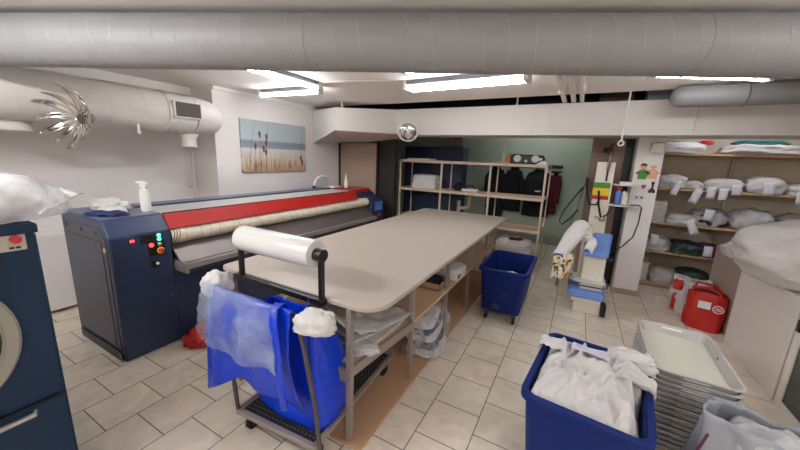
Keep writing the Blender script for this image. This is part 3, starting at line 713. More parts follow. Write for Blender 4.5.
hp = [(-1.64, 1.05, .16), (-1.66, 1.045, .4), (-1.70, 1.04, .78), (-1.71, 1.04, .87), (-1.68, 1.04, .92), (-1.60, 1.04, .935), (-1.22, 1.045, .925), (-1.15, 1.05, .905), (-1.115, 1.055, .86), (-1.09, 1.06, .76), (-1.04, 1.085, .4), (-1.02, 1.09, .16)]
MB().tube(hp, .0125, 10).build('handle', 'steeld', t, smooth=True)
# blue bag sitting on deck and hanging over handle
t = thing('blue_bag', 'bright blue plastic laundry bag sitting on the cart and over its handle', 'bag', (-1.35, 1.35, .16))
def bagbody(u, v):
    a = 2*PI*u; c, s_ = math.cos(a), math.sin(a); p = 6.0
    q = (abs(c)**p + abs(s_)**p)**(-1/p)
    w = .30 + .02*math.sin(v*2.6) - .05*v; d_ = .19 - .07*v
    x = -1.385 - .02*v + c*q*w; y = 1.35 - .10*v + s_*q*d_
    z = .158 + .62*v
    k = .030*N3(x*3.0, y*3.0, z*1.8 + 3) + .010*math.sin(a*7 + v*4)*v
    return (x + c*k, y + s_*k, z)
mb = MB(); mb.sheet(64, 26, bagbody, close_u=True)
mb.F([v for v in mb.bm.verts][:64])
mb.build('bag_body', 'bluebag', t, smooth='all', solid=.003)
def lerp_tab(tab, u):
    for (a, b), (c, d) in zip(tab, tab[1:]):
        if u <= c: return b + (d-b)*(u-a)/(c-a)
    return tab[-1][1]
def flap(u, v):
    # over the handle and down the near side, free corner at the lower left
    bot = lerp_tab([(0, .25), (.36, .40), (.5, .36), (1, .30)], u)
    x = -1.765 + .63*u - .085*v*(1-u) - .01*v*u
    if v < .14:
        k = v/.14; z = .86 + .09*math.sin(k*PI/2); y = 1.12 - .10*k
    else:
        k = (v-.14)/.86; z = .95 - (.95-bot)*k; y = 1.02 - .035*math.sin(min(1, k*1.6)*PI/2) + .14*k*k*u
    y += (.014*math.sin(u*15 + 2*v) + .015*N3(u*4, v*3, 7))*min(1, v*3)
    return (x, y, z)
MB().sheet(44, 40, flap).build('flap', 'bluebag', t, smooth='all', solid=.003)
def band(u, v):
    P = [(-1.27, 1.14, .86), (-1.25, 1.07, .955), (-1.225, 1.0, .955), (-1.205, .975, .88), (-1.19, .985, .7), (-1.20, 1.0, .5), (-1.215, 1.03, .36)]
    k = v*(len(P)-1); i = min(int(k), len(P)-2); f = k-i
    p = Vector(P[i]).lerp(Vector(P[i+1]), f)
    return p + Vector((1, -.1, .2))*((u-.5)*(.075-.02*v)) + Vector((0, -.012, 0))*math.cos((u-.5)*PI)
MB().sheet(8, 30, band).build('strap', 'bluebag', t, smooth='all', solid=.003)
MB().sheet(8, 30, lambda u, v: (-1.12 - .05*u + .035*v, 1.12 + .06*u, .93 - .5*v + .03*u)).build('strap', 'bluebag', t, smooth='all', solid=.003)
def cover(u, v):
    bot = lerp_tab([(0, .66), (.25, .60), (1, .60)], u) + .012*math.sin(u*8)
    x = -1.765 + .575*u - .075*v*(1-u)
    if v < .12: k = v/.12; z = .90 + .068*math.sin(k*PI/2); y = 1.11 - .12*k
    else: k = (v-.12)/.88; z = .968 - (.968-bot)*k; y = .99 - .035*math.sin(min(1, k*1.6)*PI/2) + .04*k*u
    y += (.014*math.sin(u*15 + 2*v) + .012*N3(u*5, v*5, 17))*min(1, v*3) - .012
    return (x, y, z)
tag(MB().sheet(36, 34, cover).build('plastic_cover', film('bag_film', (180, 192, 218), .74, .1, 5.0, .6), smooth='all', solid=.002), 'clear plastic sheet draped over the blue bag on the cart', 'plastic sheet')
tag(MB().blob((-1.80, 1.08, .87), (.145, .15, .12), 71, .2, 2.0, p=2.6, folds=.16).build('white_cloth', 'white', smooth='all'), 'white cloth bunched over the left corner of the cart handle', 'cloth')
tag(MB().blob((-1.025, 1.08, .862), (.19, .12, .092), 73, .16, 2.2, p=3, folds=.2, rot=.25).build('white_cloth', 'white', smooth='all'), 'white cloth wrapped round the right corner of the cart handle', 'cloth')

# ------------------------------------------------------------------ wheeled bins
def bin_(label, cx, cy_, deg, w, l, h, taper=.06):
    t = thing('laundry_bin', label, 'bin', (cx, cy_, 0), 'blue wheeled laundry bins')
    R = rot_z(cx, cy_, deg)
    z0 = .12
    n = 6; rings = []
    mb = MB(R)
    def ring(hw, hl, z, r): return [mb.V((x, y, z)) for x, y in rrect(-hw, hw, -hl, hl, r, n)]
    o0 = ring(w/2-taper, l/2-taper, z0, .05); o1 = ring(w/2-.022, l/2-.022, h-.05, .06); o2 = ring(w/2-.02, l/2-.02, h-.035, .06)
    i2 = ring(w/2-.034, l/2-.034, h-.005, .05); i0 = ring(w/2-taper-.012, l/2-taper-.012, z0+.012, .045)
    def band(a, b):
        for k in range(len(a)): mb.F([a[k], a[(k+1) % len(a)], b[(k+1) % len(b)], b[k]])
    band(o0, o1); band(o1, o2); band(o2, i2); band(i2, i0); mb.F(o0); mb.F(i0)
    mb.build('tub', 'binblue', t, smooth=True)
    mb = MB(R)
    a0 = ring_ = [mb.V((x, y, h-.035)) for x, y in rrect(-w/2, w/2, -l/2, l/2, .07, n)]
    a1 = [mb.V((x, y, h-.006)) for x, y in rrect(-w/2, w/2, -l/2, l/2, .07, n)]
    a2 = [mb.V((x, y, h)) for x, y in rrect(-w/2+.006, w/2-.006, -l/2+.006, l/2-.006, .065, n)]
    a3 = [mb.V((x, y, h)) for x, y in rrect(-w/2+.03, w/2-.03, -l/2+.03, l/2-.03, .05, n)]
    a4 = [mb.V((x, y, h-.035)) for x, y in rrect(-w/2+.034, w/2-.034, -l/2+.034, l/2-.034, .05, n)]
    for a, b in ((a0, a1), (a1, a2), (a2, a3), (a3, a4), (a4, a0)):
        for k in range(len(a)): mb.F([a[k], a[(k+1) % len(a)], b[(k+1) % len(b)], b[k]])
    mb.build('rim', 'binblue', t, smooth=True)
    for sx in (-1, 1):
        for sy_ in (-1, 1):
            x, y = sx*(w/2-taper-.05), sy_*(l/2-taper-.05)
            c = MB(R).box(x-.02, x+.02, y-.022, y+.022, .06, .121).build('caster_fork', 'steeld', t)
            MB(R).cyl((x-.013, y, .04), (x+.013, y, .04), .04, 18).build('wheel', 'rubber', c, smooth=True)
    return t, R
bin_('blue wheeled bin nearly empty beside the folding table', -.56, 3.69, 0, .51, .82, .60)
tag(MB().blob((-.5, 3.42, .40), (.26, .18, .14), 81, .2, 2.2, folds=.15).build('white_cloth', 'white', smooth='all'), 'white cloth in the nearly empty blue bin', 'cloth')
tag(MB().blob((-.56, 3.62, .135), (.34, .56, .27), 82, .2, 2.0, p=4, folds=.1).build('dark_cloth', 'navyfab', smooth='all'), 'dark blue linen at the bottom of the nearly empty blue bin', 'linen')
tb, RB = bin_('blue wheeled bin heaped with white laundry in the foreground', .19, 1.85, -6.5, .545, .745, .60)
def heap(u, v):
    x, y = (u-.5), (v-.5)
    edge = max(abs(x), abs(y))*2
    w, l = .478, .678
    wx, wy = x + .10*noise.noise(Vector((x*3, y*3, 1.7))), y + .10*noise.noise(Vector((x*3, y*3, 9.2)))
    h = .575 + .075*(1-edge**4) + .035*noise.noise(Vector((x*2.2, y*2.6, 2)))
    s1 = noise.noise(Vector((wx*4.5 + wy*2, wy*2.0 - wx*1.5, 3.3))); s2 = noise.noise(Vector((wx*7 - wy*4, wy*5 + wx*2, 8.1)))
    h += .045*(1-min(1, abs(s1)*4))**1.5 + .022*(1-min(1, abs(s2)*4))**1.5
    if x > .36 and y < .1: h -= .10*min(1, (x-.36)/.08)*min(1, (.1-y)/.2)
    if y > .25: h -= .075*min(1, (y-.25)/.2)
    if edge > .92: h -= (edge-.92)*.6
    return (x*w, y*l, min(h, .72))
t = thing('linen_heap', 'heap of white linen filling the blue bin in the foreground', 'linen', (.19, 1.85, .45))
MB(RB).sheet(90, 110, heap).build('linen', 'white', t, smooth='all', solid=.004)
def over(cx, cy_, w, l, side, seed, drop, tp=.0):
    """a tongue of cloth hanging over the rim; side = outward direction in bin space"""
    def f(u, v):
        s_ = v
        z = .60 + .055*math.sin(min(1, s_*1.8)*PI/2 + .5) if s_ < .6 else .66 - drop*(s_-.6)/.4
        off = -.14 + .19*min(1, s_/.7) + .015*s_
        ww = w*(1-.35*abs(s_-.45))*(1-tp*s_**2)
        p = Vector((cx, cy_, 0)) + Vector((side[0], side[1], 0))*off + Vector((-side[1], side[0], 0))*((u-.5)*ww)
        return (p.x, p.y, z + .02*N3(u*4, v*4, seed) + .012*math.sin(u*14+seed))
    return f
MB(RB).sheet(20, 22, over(-.215, .13, .12, .2, (-1, 0), 3, .06, .5)).build('linen_tongue', 'white', t, smooth='all', solid=.004)
MB(RB).sheet(22, 22, over(.21, .26, .15, .2, (1, .15), 9, .02, .3)).build('linen_tongue', 'white', t, smooth='all', solid=.004)
MB(RB).sheet(18, 20, over(.215, .03, .13, .2, (1, -.2), 14, .07, .95)).build('linen_tongue', 'white', t, smooth='all', solid=.004)
MB(RB).blob((.185, .25, .585), (.20, .12, .085), 84, .2, 2.2, folds=.2).build('towel_roll', 'white', t, smooth='all')
tag(MB(RB).sheet(10, 10, lambda u, v: (-.11 + .18*u, .03 + .12*v, .703 + .006*math.sin(u*4+v*3) - .02*v)).build('paper_note', 'lilac', smooth='all', solid=.002), 'pale lilac paper sheet lying on the heaped white laundry', 'paper')

# ------------------------------------------------------------------ tray stack
def tray(zb):
    t = thing('serving_tray', '', 'tray', (.735, 2.55, zb), 'stacked grey trays')
    R = rot_z(.735, 2.55, -1.5, zb)
    mb = MB(R); n = 6
    W, Lh, H_ = .42, .72, .075
    spec = [(W/2, Lh/2, H_-.006, .07), (W/2, Lh/2, H_, .07), (W/2-.014, Lh/2-.014, H_, .06), (W/2-.032, Lh/2-.04, .012, .045)]
    out = [(W/2, Lh/2, H_-.006, .07), (W/2-.012, Lh/2-.012, H_-.008, .06), (W/2-.034, Lh/2-.042, .0, .045)]
    def rg(hw, hl, z, r): return [mb.V((x, y, z)) for x, y in rrect(-hw, hw, -hl, hl, r, n)]
    A = [rg(*q) for q in spec]; B = [A[0]] + [rg(*q) for q in out[1:]]
    for S in (A, B):
        for a, b in zip(S, S[1:]):
            for k in range(len(a)): mb.F([a[k], a[(k+1) % len(a)], b[(k+1) % len(b)], b[k]])
    mb.F(B[-1]); mb.F(A[-1])
    mb.build('tray_body', 'grayplast', t, smooth=True)
    mb = MB(R); mb.prism_z(rrect(-W/2+.034, W/2-.034, -Lh/2+.042, Lh/2-.042, .045, n), .012, .0135); mb.build('tray_bottom', 'traybase', t)
    for s_ in (-1, 1):
        MB(R).box(-.06, .06, s_*(Lh/2-.024)-.007, s_*(Lh/2-.024)+.007, .046, .060).build('hand_grip', 'bottle', t, bevel=.003)
    MB(R).cyl((W/2-.026, .06, .04), (W/2-.018, .06, .04), .008, 10).build('rivet', 'steeld', t, smooth=True)
    return t
NT = 15; step = .0345
ordn = ['second', 'third', 'fourth', 'fifth', 'sixth', 'seventh', 'eighth', 'ninth', 'tenth', 'eleventh', 'twelfth', 'thirteenth', 'fourteenth']
t0 = tray(.001 + (NT-1)*step)
t0['label'] = 'topmost grey tray of the stack, showing its cream bottom'
for k in range(1, NT):
    lab = ('%s grey tray from the top of the stack' % ordn[k-1]) if k < NT-1 else 'lowest grey tray of the stack, on the floor'
    o = dup(t0, (.735 + random.uniform(-.004, .004), 2.55 + random.uniform(-.004, .004), .001 + (NT-1-k)*step), lab)

# ------------------------------------------------------------------ grey bag in the corner
def loft_bag(cx, cy_, w, d_, h, deg, seed, mouth=.8, wob=.03, p=3.2, n=64, m=22, z0=0, mid=1.06):
    R = rot_z(cx, cy_, deg, z0)
    def f(u, v):
        a = 2*PI*u; c, s_ = math.cos(a), math.sin(a)
        q = (abs(c)**p + abs(s_)**p)**(-1/p)
        k = (1 + (mid-1)*math.sin(v*PI)) * (1 - (1-mouth)*v**2)
        x, y = c*q*w/2*(1 + (mid-1)*math.sin(v*PI)), s_*q*d_/2*k
        nz = wob*N3(c*1.6 + seed, s_*1.6, v*1.8 + seed*2) + wob*.35*math.sin(a*11 + v*3 + seed)*v
        return (x + c*nz, y + s_*nz, h*v + .02*math.sin(2*a + seed)*v*v)
    mb = MB(R); mb.sheet(n, m, f, close_u=True); mb.F([v for v in mb.bm.verts][:n]); return mb
t = thing('grey_bag', 'grey polyester bag with maroon strap in the lower right corner', 'bag', (.9, 1.75, 0))
loft_bag(.905, 1.80, .50, .36, .63, -14, 2.0, .55, .045).build('bag_body', 'graybag', t, smooth='all', solid=.004)
MB(rot_z(.905, 1.80, -14)).blob((0, 0, .33), (.38, .2, .26), 91, .2, 2.4, folds=.2).build('film_filling', 'clear', t, smooth='all')
MB(rot_z(.905, 1.80, -14)).tube([(-.235, -.13, .56), (-.256, -.14, .46), (-.268, -.15, .3)], .005, 6).build('strap', 'maroon', t, smooth=True)
tag(MB(rot_z(1.16, 1.70, 20)).blob((0, 0, .40), (.13, .10, .20), 93, .15, 2.0, p=3, folds=.1).build('red_white_packet', 'redp', smooth='all'), 'red and white packet at the right edge beside the grey bag', 'packet')

# ------------------------------------------------------------------ right-hand cabinets
t = thing('white_cabinet', 'white cabinet at the right with a huge laundry bag on top', 'cabinet', (1.85, 3.73, 0))
MB().box(1.5, 2.25, 3.26, 4.22, .0, .80).build('body', 'cab', t, bevel=.006)
MB().box(1.49, 2.26, 3.25, 4.23, .80, .83).build('top', 'cab', t, bevel=.004)
t = thing('glass_cabinet', 'dark glass-fronted appliance in a pale frame at the right edge', 'appliance', (1.9, 2.72, 0))
MB().box(1.53, 2.25, 2.24, 3.235, .0, .78).build('body', 'side', t, bevel=.006)
MB().box(1.5, 1.535, 3.165, 3.235, .0, .78).box(1.5, 1.535, 2.24, 2.30, 0, .78).box(1.5, 1.535, 2.3, 3.17, .72, .78).box(1.5, 1.535, 2.3, 3.17, 0, .06).build('frame', 'cab', t, bevel=.004)
MB().box(1.512, 1.53, 2.3, 3.165, .06, .72).build('glass_door', 'glassdk', t)
MB().box(1.49, 1.505, 3.18, 3.215, .60, .69).build('hinge', 'black', t, bevel=.003)
t = thing('taupe_cabinet', 'taupe cabinet side behind the red bag, beyond the white cabinet', 'cabinet', (1.9, 4.65, 0))
MB().box(1.55, 2.25, 4.25, 5.1, 0, .80).build('body', 'taupe', t, bevel=.006)
MB().box(1.545, 2.255, 4.245, 5.105, .80, .815).build('top', 'taupe', t)
t = thing('giant_laundry_bag', 'huge bulging off-white laundry sack lying on the white cabinet', 'sack', (1.9, 3.8, .83))
MB().blob((2.08, 3.80, .832), (1.54, 1.70, .50), 101, .10, 1.6, p=2.1, folds=.07, flat=.5, sub=5).build('sack_body', 'pink', t, smooth='all')
MB().blob((1.67, 4.38, .835), (.52, .66, .18), 103, .12, 1.6, p=2, folds=.1, rot=.5).build('sack_neck', 'pink', t, smooth='all')
MB().tube([(1.55, 4.62, .87), (1.49, 4.70, .86), (1.50, 4.72, .82)], .014, 8).build('tie_string', 'black', t, smooth=True)
tag(MB().blob((1.78, 4.76, .82), (.36, .32, .27), 104, .15, 2.0, p=2.4).build('black_bag', 'black', smooth='all'), 'black plastic bag peeking out behind the huge sack', 'bag')

# red shopping bag and red-white bag on the floor
t = thing('red_bag', 'red shopping bag with a white note leaning on the taupe cabinet', 'bag', (1.33, 4.42, 0))
loft_bag(1.395, 4.50, .31, .25, .40, -12, 5.0, .75, .022).build('bag_body', 'redfab', t, smooth='all', solid=.004)
RR = rot_z(1.395, 4.50, -12)
MB(RR).tube([(-.12, -.10, .38), (-.14, -.12, .46), (-.02, -.10, .475), (.07, -.09, .44), (.10, -.10, .38)], .013, 8).build('handle', 'redfab', t, smooth=True)
MB(RR).tube([(-.12, .09, .38), (-.1, .08, .47), (.06, .08, .46), (.12, .09, .38)], .013, 8).build('handle', 'redfab', t, smooth=True)
MB(RR).blob((.01, 0, .27), (.24, .16, .13), 111, .2, 2.2).build('contents', 'dkgreen', t, smooth='all')
MB(RR).box(-.075, .025, -.155, -.150, .255, .335).build('paper_note', 'paper', t)
mb = MB(RR)
mb.tube([(.085 + .042*math.cos(q), -.152, .275 + .038*math.sin(q)) for q in [2*PI*i/24 for i in range(24)]], .005, 6, closed=True)
mb.box(.058, .112, -.156, -.151, .282, .289).box(.058, .112, -.156, -.151, .262, .269).box(.083, .089, -.156, -.151, .262, .289)
mb.build('round_emblem', 'bottle', t, smooth=True)
t = thing('plastic_carrier', 'white and red plastic carrier bag behind the red bag', 'bag', (1.2, 4.78, 0))
loft_bag(1.355, 4.88, .30, .24, .42, -15, 8.0, .8, .04).build('bag_body', 'white', t, smooth='all', solid=.003)
RR = rot_z(1.355, 4.88, -15)
MB(RR).blob((-.12, -.06, .28), (.10, .13, .11), 113, .2).build('red_print', 'redfab', t, smooth='all')
MB(RR).blob((-.13, -.06, .02), (.06, .08, .22), 114, .2).build('red_print', 'redfab', t, smooth='all')

# ------------------------------------------------------------------ right-hand shelving
t = thing('linen_shelving', 'wooden wall shelving full of bagged linen at the right', 'shelving', (1.9, 6.0, 0))
SY0, SY1 = 5.68, 6.28
SHZ = {'s0': 1.895, 's1': 1.425, 's2': .945, 's3': .53, 's4': .055}
for k, z in SHZ.items(): MB().box(.64, 2.99, SY0, SY1, z-.024, z).build('shelf', 'shelfr', t, bevel=.002)
for x in (.66, 1.86, 2.96): MB().box(x-.015, x+.015, SY1-.03, SY1-.002, 0, 2.06).build('upright', 'boards', t)
MB().box(.64, 2.99, SY0+.01, SY0+.03, 0, .03).build('plinth', 'taupe', t)
mb = MB()
for x0, x1 in ((.69, .93), (.95, 1.83), (1.89, 2.55), (2.57, 2.94)):
    mb.box(x0, x1, SY1-.012, SY1-.003, 1.46, 1.86)
mb.build('back_board', 'boards', t, bevel=.004)
def tagpaper(x, z, w, h, tilt, par, y=5.63):
    R = Matrix.Translation((x, y, z)) @ Matrix.Rotation(math.radians(tilt), 4, 'Y') @ Matrix.Rotation(math.radians(-8), 4, 'X')
    MB(R).sheet(4, 6, lambda u, v: ((u-.5)*w, -.008*math.sin(v*2.4), (v-.5)*h)).build('paper_tag', 'paper', par, smooth='all', solid=.0015)
def bundle(label, x, z, size, seed, m='white', tags=(), y=5.86, cat='bundle', film_=False, group='bagged linen on the right shelves', nm='linen_bundle', folds=.14):
    t = thing(nm, label, cat, (x, y, z), group)
    MB().blob((x, y, z+.001), size, seed, .16, 2.0, p=2.8, folds=folds).build('linen', m, t, smooth='all')
    if film_: MB().blob((x, y, z+.001), (size[0]*1.12, size[1]*1.08, size[2]*1.12), seed+3, .18, 2.4, p=2.6, folds=.2).build('film_wrap', 'clear', t, smooth='all')
    for tg in tags: tagpaper(*tg, t)
    return t
z1, z2, z3, z4, z0 = SHZ['s1'], SHZ['s2'], SHZ['s3'], SHZ['s4'], SHZ['s0']
bundle('white linen bundle with a tilted tag beside the column, upper shelf', 1.13, z1, (.34, .40, .17), 201, tags=((1.17, 1.44, .075, .20, 14),), y=5.84)
bundle('flat white bundle with a low tilted tag, second on the upper shelf', 1.385, z1, (.19, .34, .10), 202, tags=((1.385, 1.345, .085, .19, 18),), y=5.83)
bundle('wide white bundle carrying three straight tags on the upper shelf', 1.68, z1, (.38, .40, .15), 203, tags=((1.53, 1.40, .085, .145, 2), (1.65, 1.39, .085, .145, 2), (1.765, 1.455, .085, .13, -3)), y=5.85)
bundle('white bundle with one wide tag in the upper shelf middle right', 2.06, z1, (.36, .40, .19), 204, tags=((2.05, 1.49, .10, .15, -4),), y=5.85)
bundle('flat white bundle at the right end of the upper shelf', 2.42, z1, (.36, .40, .13), 205, tags=((2.33, 1.40, .07, .14, 0),), y=5.85)
t = thing('towel_stack', 'tall stack of folded white towels beside the column, middle shelf', 'towels', (1.02, 5.86, z2), 'bagged linen on the right shelves')
for i in range(6): MB().blob((1.02, 5.87, z2+.001 + i*.048), (.24, .36, .06), 210+i, .08, 2.2, p=5, folds=.04).build('towel', 'white', t, smooth='all')
bundle('white bundle with a tag hanging below the middle shelf', 1.32, z2, (.34, .40, .12), 221, tags=((1.42, .93, .09, .2, -22),), y=5.85)
bundle('dark red clothes bundle with a white tag on the middle shelf', 1.62, z2, (.36, .38, .19), 222, m='redcoat', tags=((1.56, 1.11, .095, .14, 6),), y=5.88, film_=True)
bundle('clear-wrapped pale bundle on the middle shelf, above the huge sack', 2.03, z2, (.36, .44, .22), 223, m='pink', film_=True)
bundle('clear-wrapped white bundle at the right end of the middle shelf', 2.48, z2, (.38, .44, .2), 224, m='white', film_=True)
bundle('clear-wrapped bundle with a white tag on the lower shelf beside the column', 1.10, z3, (.30, .38, .17), 231, m='white', film_=True, tags=((1.05, .70, .09, .15, 0),))
bundle('dark green plastic-wrapped bundle on the lower shelf', 1.43, z3, (.38, .40, .16), 232, m='dkgreen')
bundle('purple cloth bundle with a white tag on the lower shelf', 1.70, z3, (.26, .38, .15), 233, m='purple', tags=((1.635, .625, .09, .14, 0),))
bundle('pale bundle at the right on the lower shelf, behind the sack', 2.1, z3, (.4, .4, .2), 234, m='pink')
t = thing('plastic_box', 'white plastic box on the bottom shelf beside the column', 'box', (.98, 5.86, z4))
MB().box(.90, 1.07, 5.73, 6.0, z4, .31).build('box_body', 'whitem', t, bevel=.012)
MB().box(.893, 1.077, 5.723, 6.007, .31, .33).build('lid', 'whitem', t, bevel=.006)
bundle('rolled white cushion on the bottom shelf', 1.25, z4, (.30, .36, .2), 241, m='white', group=None, cat='cushion', nm='cushion')
bundle('dark green bag at the back of the bottom shelf', 1.58, z4, (.38, .4, .24), 242, m='dkgreen', group=None, cat='bag', nm='dark_bag')
bundle('white pillow on the top shelf beside the column', 1.12, z0, (.64, .42, .15), 251, m='white', group='pillows and cloth on the top shelf', cat='pillow', nm='pillow', folds=.03)
bundle('pale pinkish quilt on the top shelf at the right', 1.95, z0, (.72, .44, .13), 252, m='pink', group='pillows and cloth on the top shelf', cat='quilt', nm='quilt')
tag(MB().blob((1.96, 5.9, z0+.11), (.5, .36, .07), 253, .15, 2.0, p=3).build('teal_cloth', 'teal', smooth='all'), 'teal cloth on top of the pale quilt, top shelf', 'cloth')
tag(MB().blob((1.08, 5.9, z0+.13), (.3, .3, .035), 254, .12, 2.0, p=3).build('green_cloth', 'greenp', smooth='all'), 'green cloth on top of the white pillow, top shelf', 'cloth')
tag(MB().blob((1.43, 5.86, z0+.125), (.14, .2, .05), 255, .12, 2.0, p=2.5).build('red_cloth', 'redfab', smooth='all'), 'small red cloth beside the green one on the top shelf', 'cloth')

# ------------------------------------------------------------------ things on the column
CY = 5.1
t = thing('towel_dispenser', 'small off-white dispenser box high on the column', 'dispenser', (.79, CY, 1.87))
MB().box(.735, .86, CY-.09, CY, 1.87, 1.99).build('case', 'cream', t, bevel=.01)
MB().box(.76, .83, CY-.07, CY-.03, 1.988, 1.993).build('slot', 'black', t)
def figure(label, x, z, m, hm):
    t = thing('figure_sticker', label, 'sticker', (x, CY, z))
    y0, y1 = CY-.008, CY
    MB().prism_y([(x-.045, z), (x+.045, z), (x+.05, z+.07), (x+.025, z+.12), (x-.025, z+.12), (x-.05, z+.07)], y0, y1).build('body', m, t)
    MB().prism_y([(x + .032*math.cos(a), z+.155 + .034*math.sin(a)) for a in [2*PI*i/16 for i in range(16)]], y0, y1).build('head', 'skin', t)
    MB().prism_y([(x + .036*math.cos(a), z+.165 + .032*math.sin(a)) for a in [PI*i/10 for i in range(11)]], y0-.002, y1).build('hair', hm, t)
    for s_ in (-1, 1): MB().prism_y([(x+s_*.03, z+.11), (x+s_*.075, z+.075), (x+s_*.068, z+.06), (x+s_*.03, z+.085)], y0, y1).build('arm', 'skin' if m == 'skin' else 'hair', t)
    return t
figure('flat figure sticker with green body on the column, left', .70, 1.545, 'greenp', 'hair')
figure('flat figure sticker with peach body on the column, right', .80, 1.555, 'skin', 'bottle')
t = thing('heart_sticker', 'red heart sign on the column below the figures', 'sign', (.745, CY, 1.4))
MB().box(.69, .765, CY-.004, CY, 1.40, 1.52).build('card', 'paper', t)
MB().prism_y([(.735 + .026*(math.sin(a)**3), 1.455 + .0021*(13*math.cos(a) - 5*math.cos(2*a) - 2*math.cos(3*a) - math.cos(4*a))) for a in [2*PI*i/24 for i in range(24)]], CY-.007, CY-.003).build('heart', 'redp', t)
t = thing('spade_sign', 'black spade-shaped sign on the column beside the heart', 'sign', (.82, CY, 1.38))
MB().prism_y([(.825 + .036*(math.sin(a)**3), 1.41 - .0028*(13*math.cos(a) - 5*math.cos(2*a) - 2*math.cos(3*a) - math.cos(4*a))) for a in [2*PI*i/24 for i in range(24)]], CY-.006, CY).prism_y([(.818, 1.43), (.832, 1.43), (.838, 1.50), (.812, 1.50)], CY-.006, CY).prism_y([(.825 + .018*math.cos(a), 1.505 + .018*math.sin(a)) for a in [2*PI*i/12 for i in range(12)]], CY-.006, CY).build('spade', 'black', t)
t = thing('wall_socket', 'white double socket on the column', 'socket', (.66, CY, 1.29))
MB().box(.655, .76, CY-.02, CY, 1.29, 1.34).build('plate', 'whitem', t, bevel=.004)
for x in (.682, .733): MB().cyl((x, CY-.0215, 1.315), (x, CY-.019, 1.315), .013, 14).build('outlet', 'side', t, smooth=True)
# small tray shelf left of the column (on the press arm)
t = thing('shelf_bracket', 'small white shelf with paper beside the column, upper', 'shelf', (.5, 4.95, 1.5))
MB().box(.40, .66, 4.90, 5.095, 1.455, 1.47).build('board', 'whitem', t, bevel=.003)
MB().box(.60, .625, 5.0, 5.099, 1.39, 1.455).build('bracket', 'whitem', t)
tag(MB().box(.47, .60, 4.93, 5.06, 1.471, 1.505).build('paper_stack', 'paper', bevel=.002), 'small stack of white papers on the upper bracket shelf', 'papers')
t = thing('tray_shelf', 'oval white tray shelf with a blue bottle beside the column', 'shelf', (.5, 4.9, 1.2))
MB().prism_z([(.505 + .15*math.cos(a), 4.98 + .105*math.sin(a)) for a in [2*PI*i/28 for i in range(28)]], 1.195, 1.213).build('board', 'whitem', t, bevel=.004)
MB().box(.60, .72, 5.05, 5.099, 1.16, 1.19).build('bracket', 'whitem', t)
spray(.475, 4.95, 1.214, 'blue spray bottle with red trigger on the oval tray shelf', 'bluep', .95, 20, 'redp')
tag(MB().blob((.54, 4.98, 1.213), (.09, .09, .17), 261, .15, 2.0, p=2.4).build('white_sponge', 'cream', smooth='all'), 'cream cloth ball standing behind the blue spray bottle', 'cloth')
tag(MB().tube([(.62, 4.93, 1.225), (.70, 4.92, 1.23), (.735, 4.95, 1.2), (.735, 4.97, 1.0), (.70, 4.94, .82), (.60, 4.86, .70), (.48, 4.78, .62), (.44, 4.72, .6)], .008, 8).build('cable', 'black', smooth=True), 'black cable hanging down the white column', 'cable')

# ------------------------------------------------------------------ spotting / pressing table
t = thing('pressing_table', 'cream pressing machine with light blue pads in front of the column', 'pressing machine', (.3, 4.35, 0))
MB().box(.13, .41, 4.12, 4.55, .0, .16).build('base', 'cream', t, bevel=.012)
MB().prism_y([(.06, .20), (.42, .20), (.43, .27), (.40, .30), (.07, .29), (.05, .25)], 4.05, 4.45).build('lower_pad', 'padblue', t, bevel=.02, seg=3)
MB().box(.10, .40, 4.08, 4.5, .15, .21).build('foot_frame', 'cream', t, bevel=.008)
MB().prism_x([(4.12, .29), (4.5, .29), (4.6, .66), (4.25, .66), (4.22, .48)], .17, .40).build('upper_body', 'cream', t, bevel=.015)
MB().prism_z(rrect(.09, .42, 4.08, 4.4, .05), .38, .40).build('work_plate', 'whitem', t, bevel=.006)
MB().tube([(.06, 4.06, .345), (.10, 4.04, .36), (.40, 4.04, .36), (.44, 4.10, .36), (.44, 4.4, .36), (.06, 4.4, .36), (.05, 4.1, .35)], .007, 6, closed=True).build('wire_guard', 'steeld', t, smooth=True)
MB().hull([(.15, 4.08, .69), (.40, 4.08, .69), (.45, 4.52, .85), (.25, 4.52, .85)], [(.15, 4.08, .745), (.40, 4.08, .745), (.45, 4.52, .905), (.25, 4.52, .905)]).build('upper_pad', 'padblue', t, bevel=.022, seg=3)
MB().prism_x([(4.2, .65), (4.2, .74), (4.52, .85), (4.56, .65)], .24, .38).build('pad_support', 'cream', t, bevel=.006)
arm = [(.12, 4.36, .78), (.05, 4.18, .84), (.0, 4.1, .78)]
def armf(u, v):
    a = 2*PI*u; r = .05*(math.sin(PI*min(1, .08 + v*.88)))**.4
    c = Vector((.085, 4.42, .99)).lerp(Vector((-.11, 4.02, .62)), v)
    return c + Vector((.8, .3, 0)).normalized()*math.cos(a)*r*1.3 + Vector((0, -.4, .9)).normalized()*math.sin(a)*r
mb = MB(); mb.sheet(20, 16, armf, close_u=True); mb.F(list(mb.bm.verts)[:20]); mb.F(list(mb.bm.verts)[-20:]); mb.build('sleeve_pad', 'padblue', t, smooth='all')
MB().tube([(.09, 4.40, .95), (.15, 4.46, .85), (.19, 4.42, .62)], .018, 8).build('sleeve_arm', 'cream', t, smooth=True)
MB().prism_x([(4.45, .2), (4.62, .2), (4.72, .95), (4.64, .95)], .14, .24).build('column_body', 'cream', t, bevel=.01)
MB().box(.415, .46, 4.06, 4.2, .02, .16).build('pedal', 'black', t, bevel=.01)
MB().cyl((.40, 4.36, .62), (.47, 4.36, .62), .03, 14).build('side_knob', 'black', t, smooth=True)
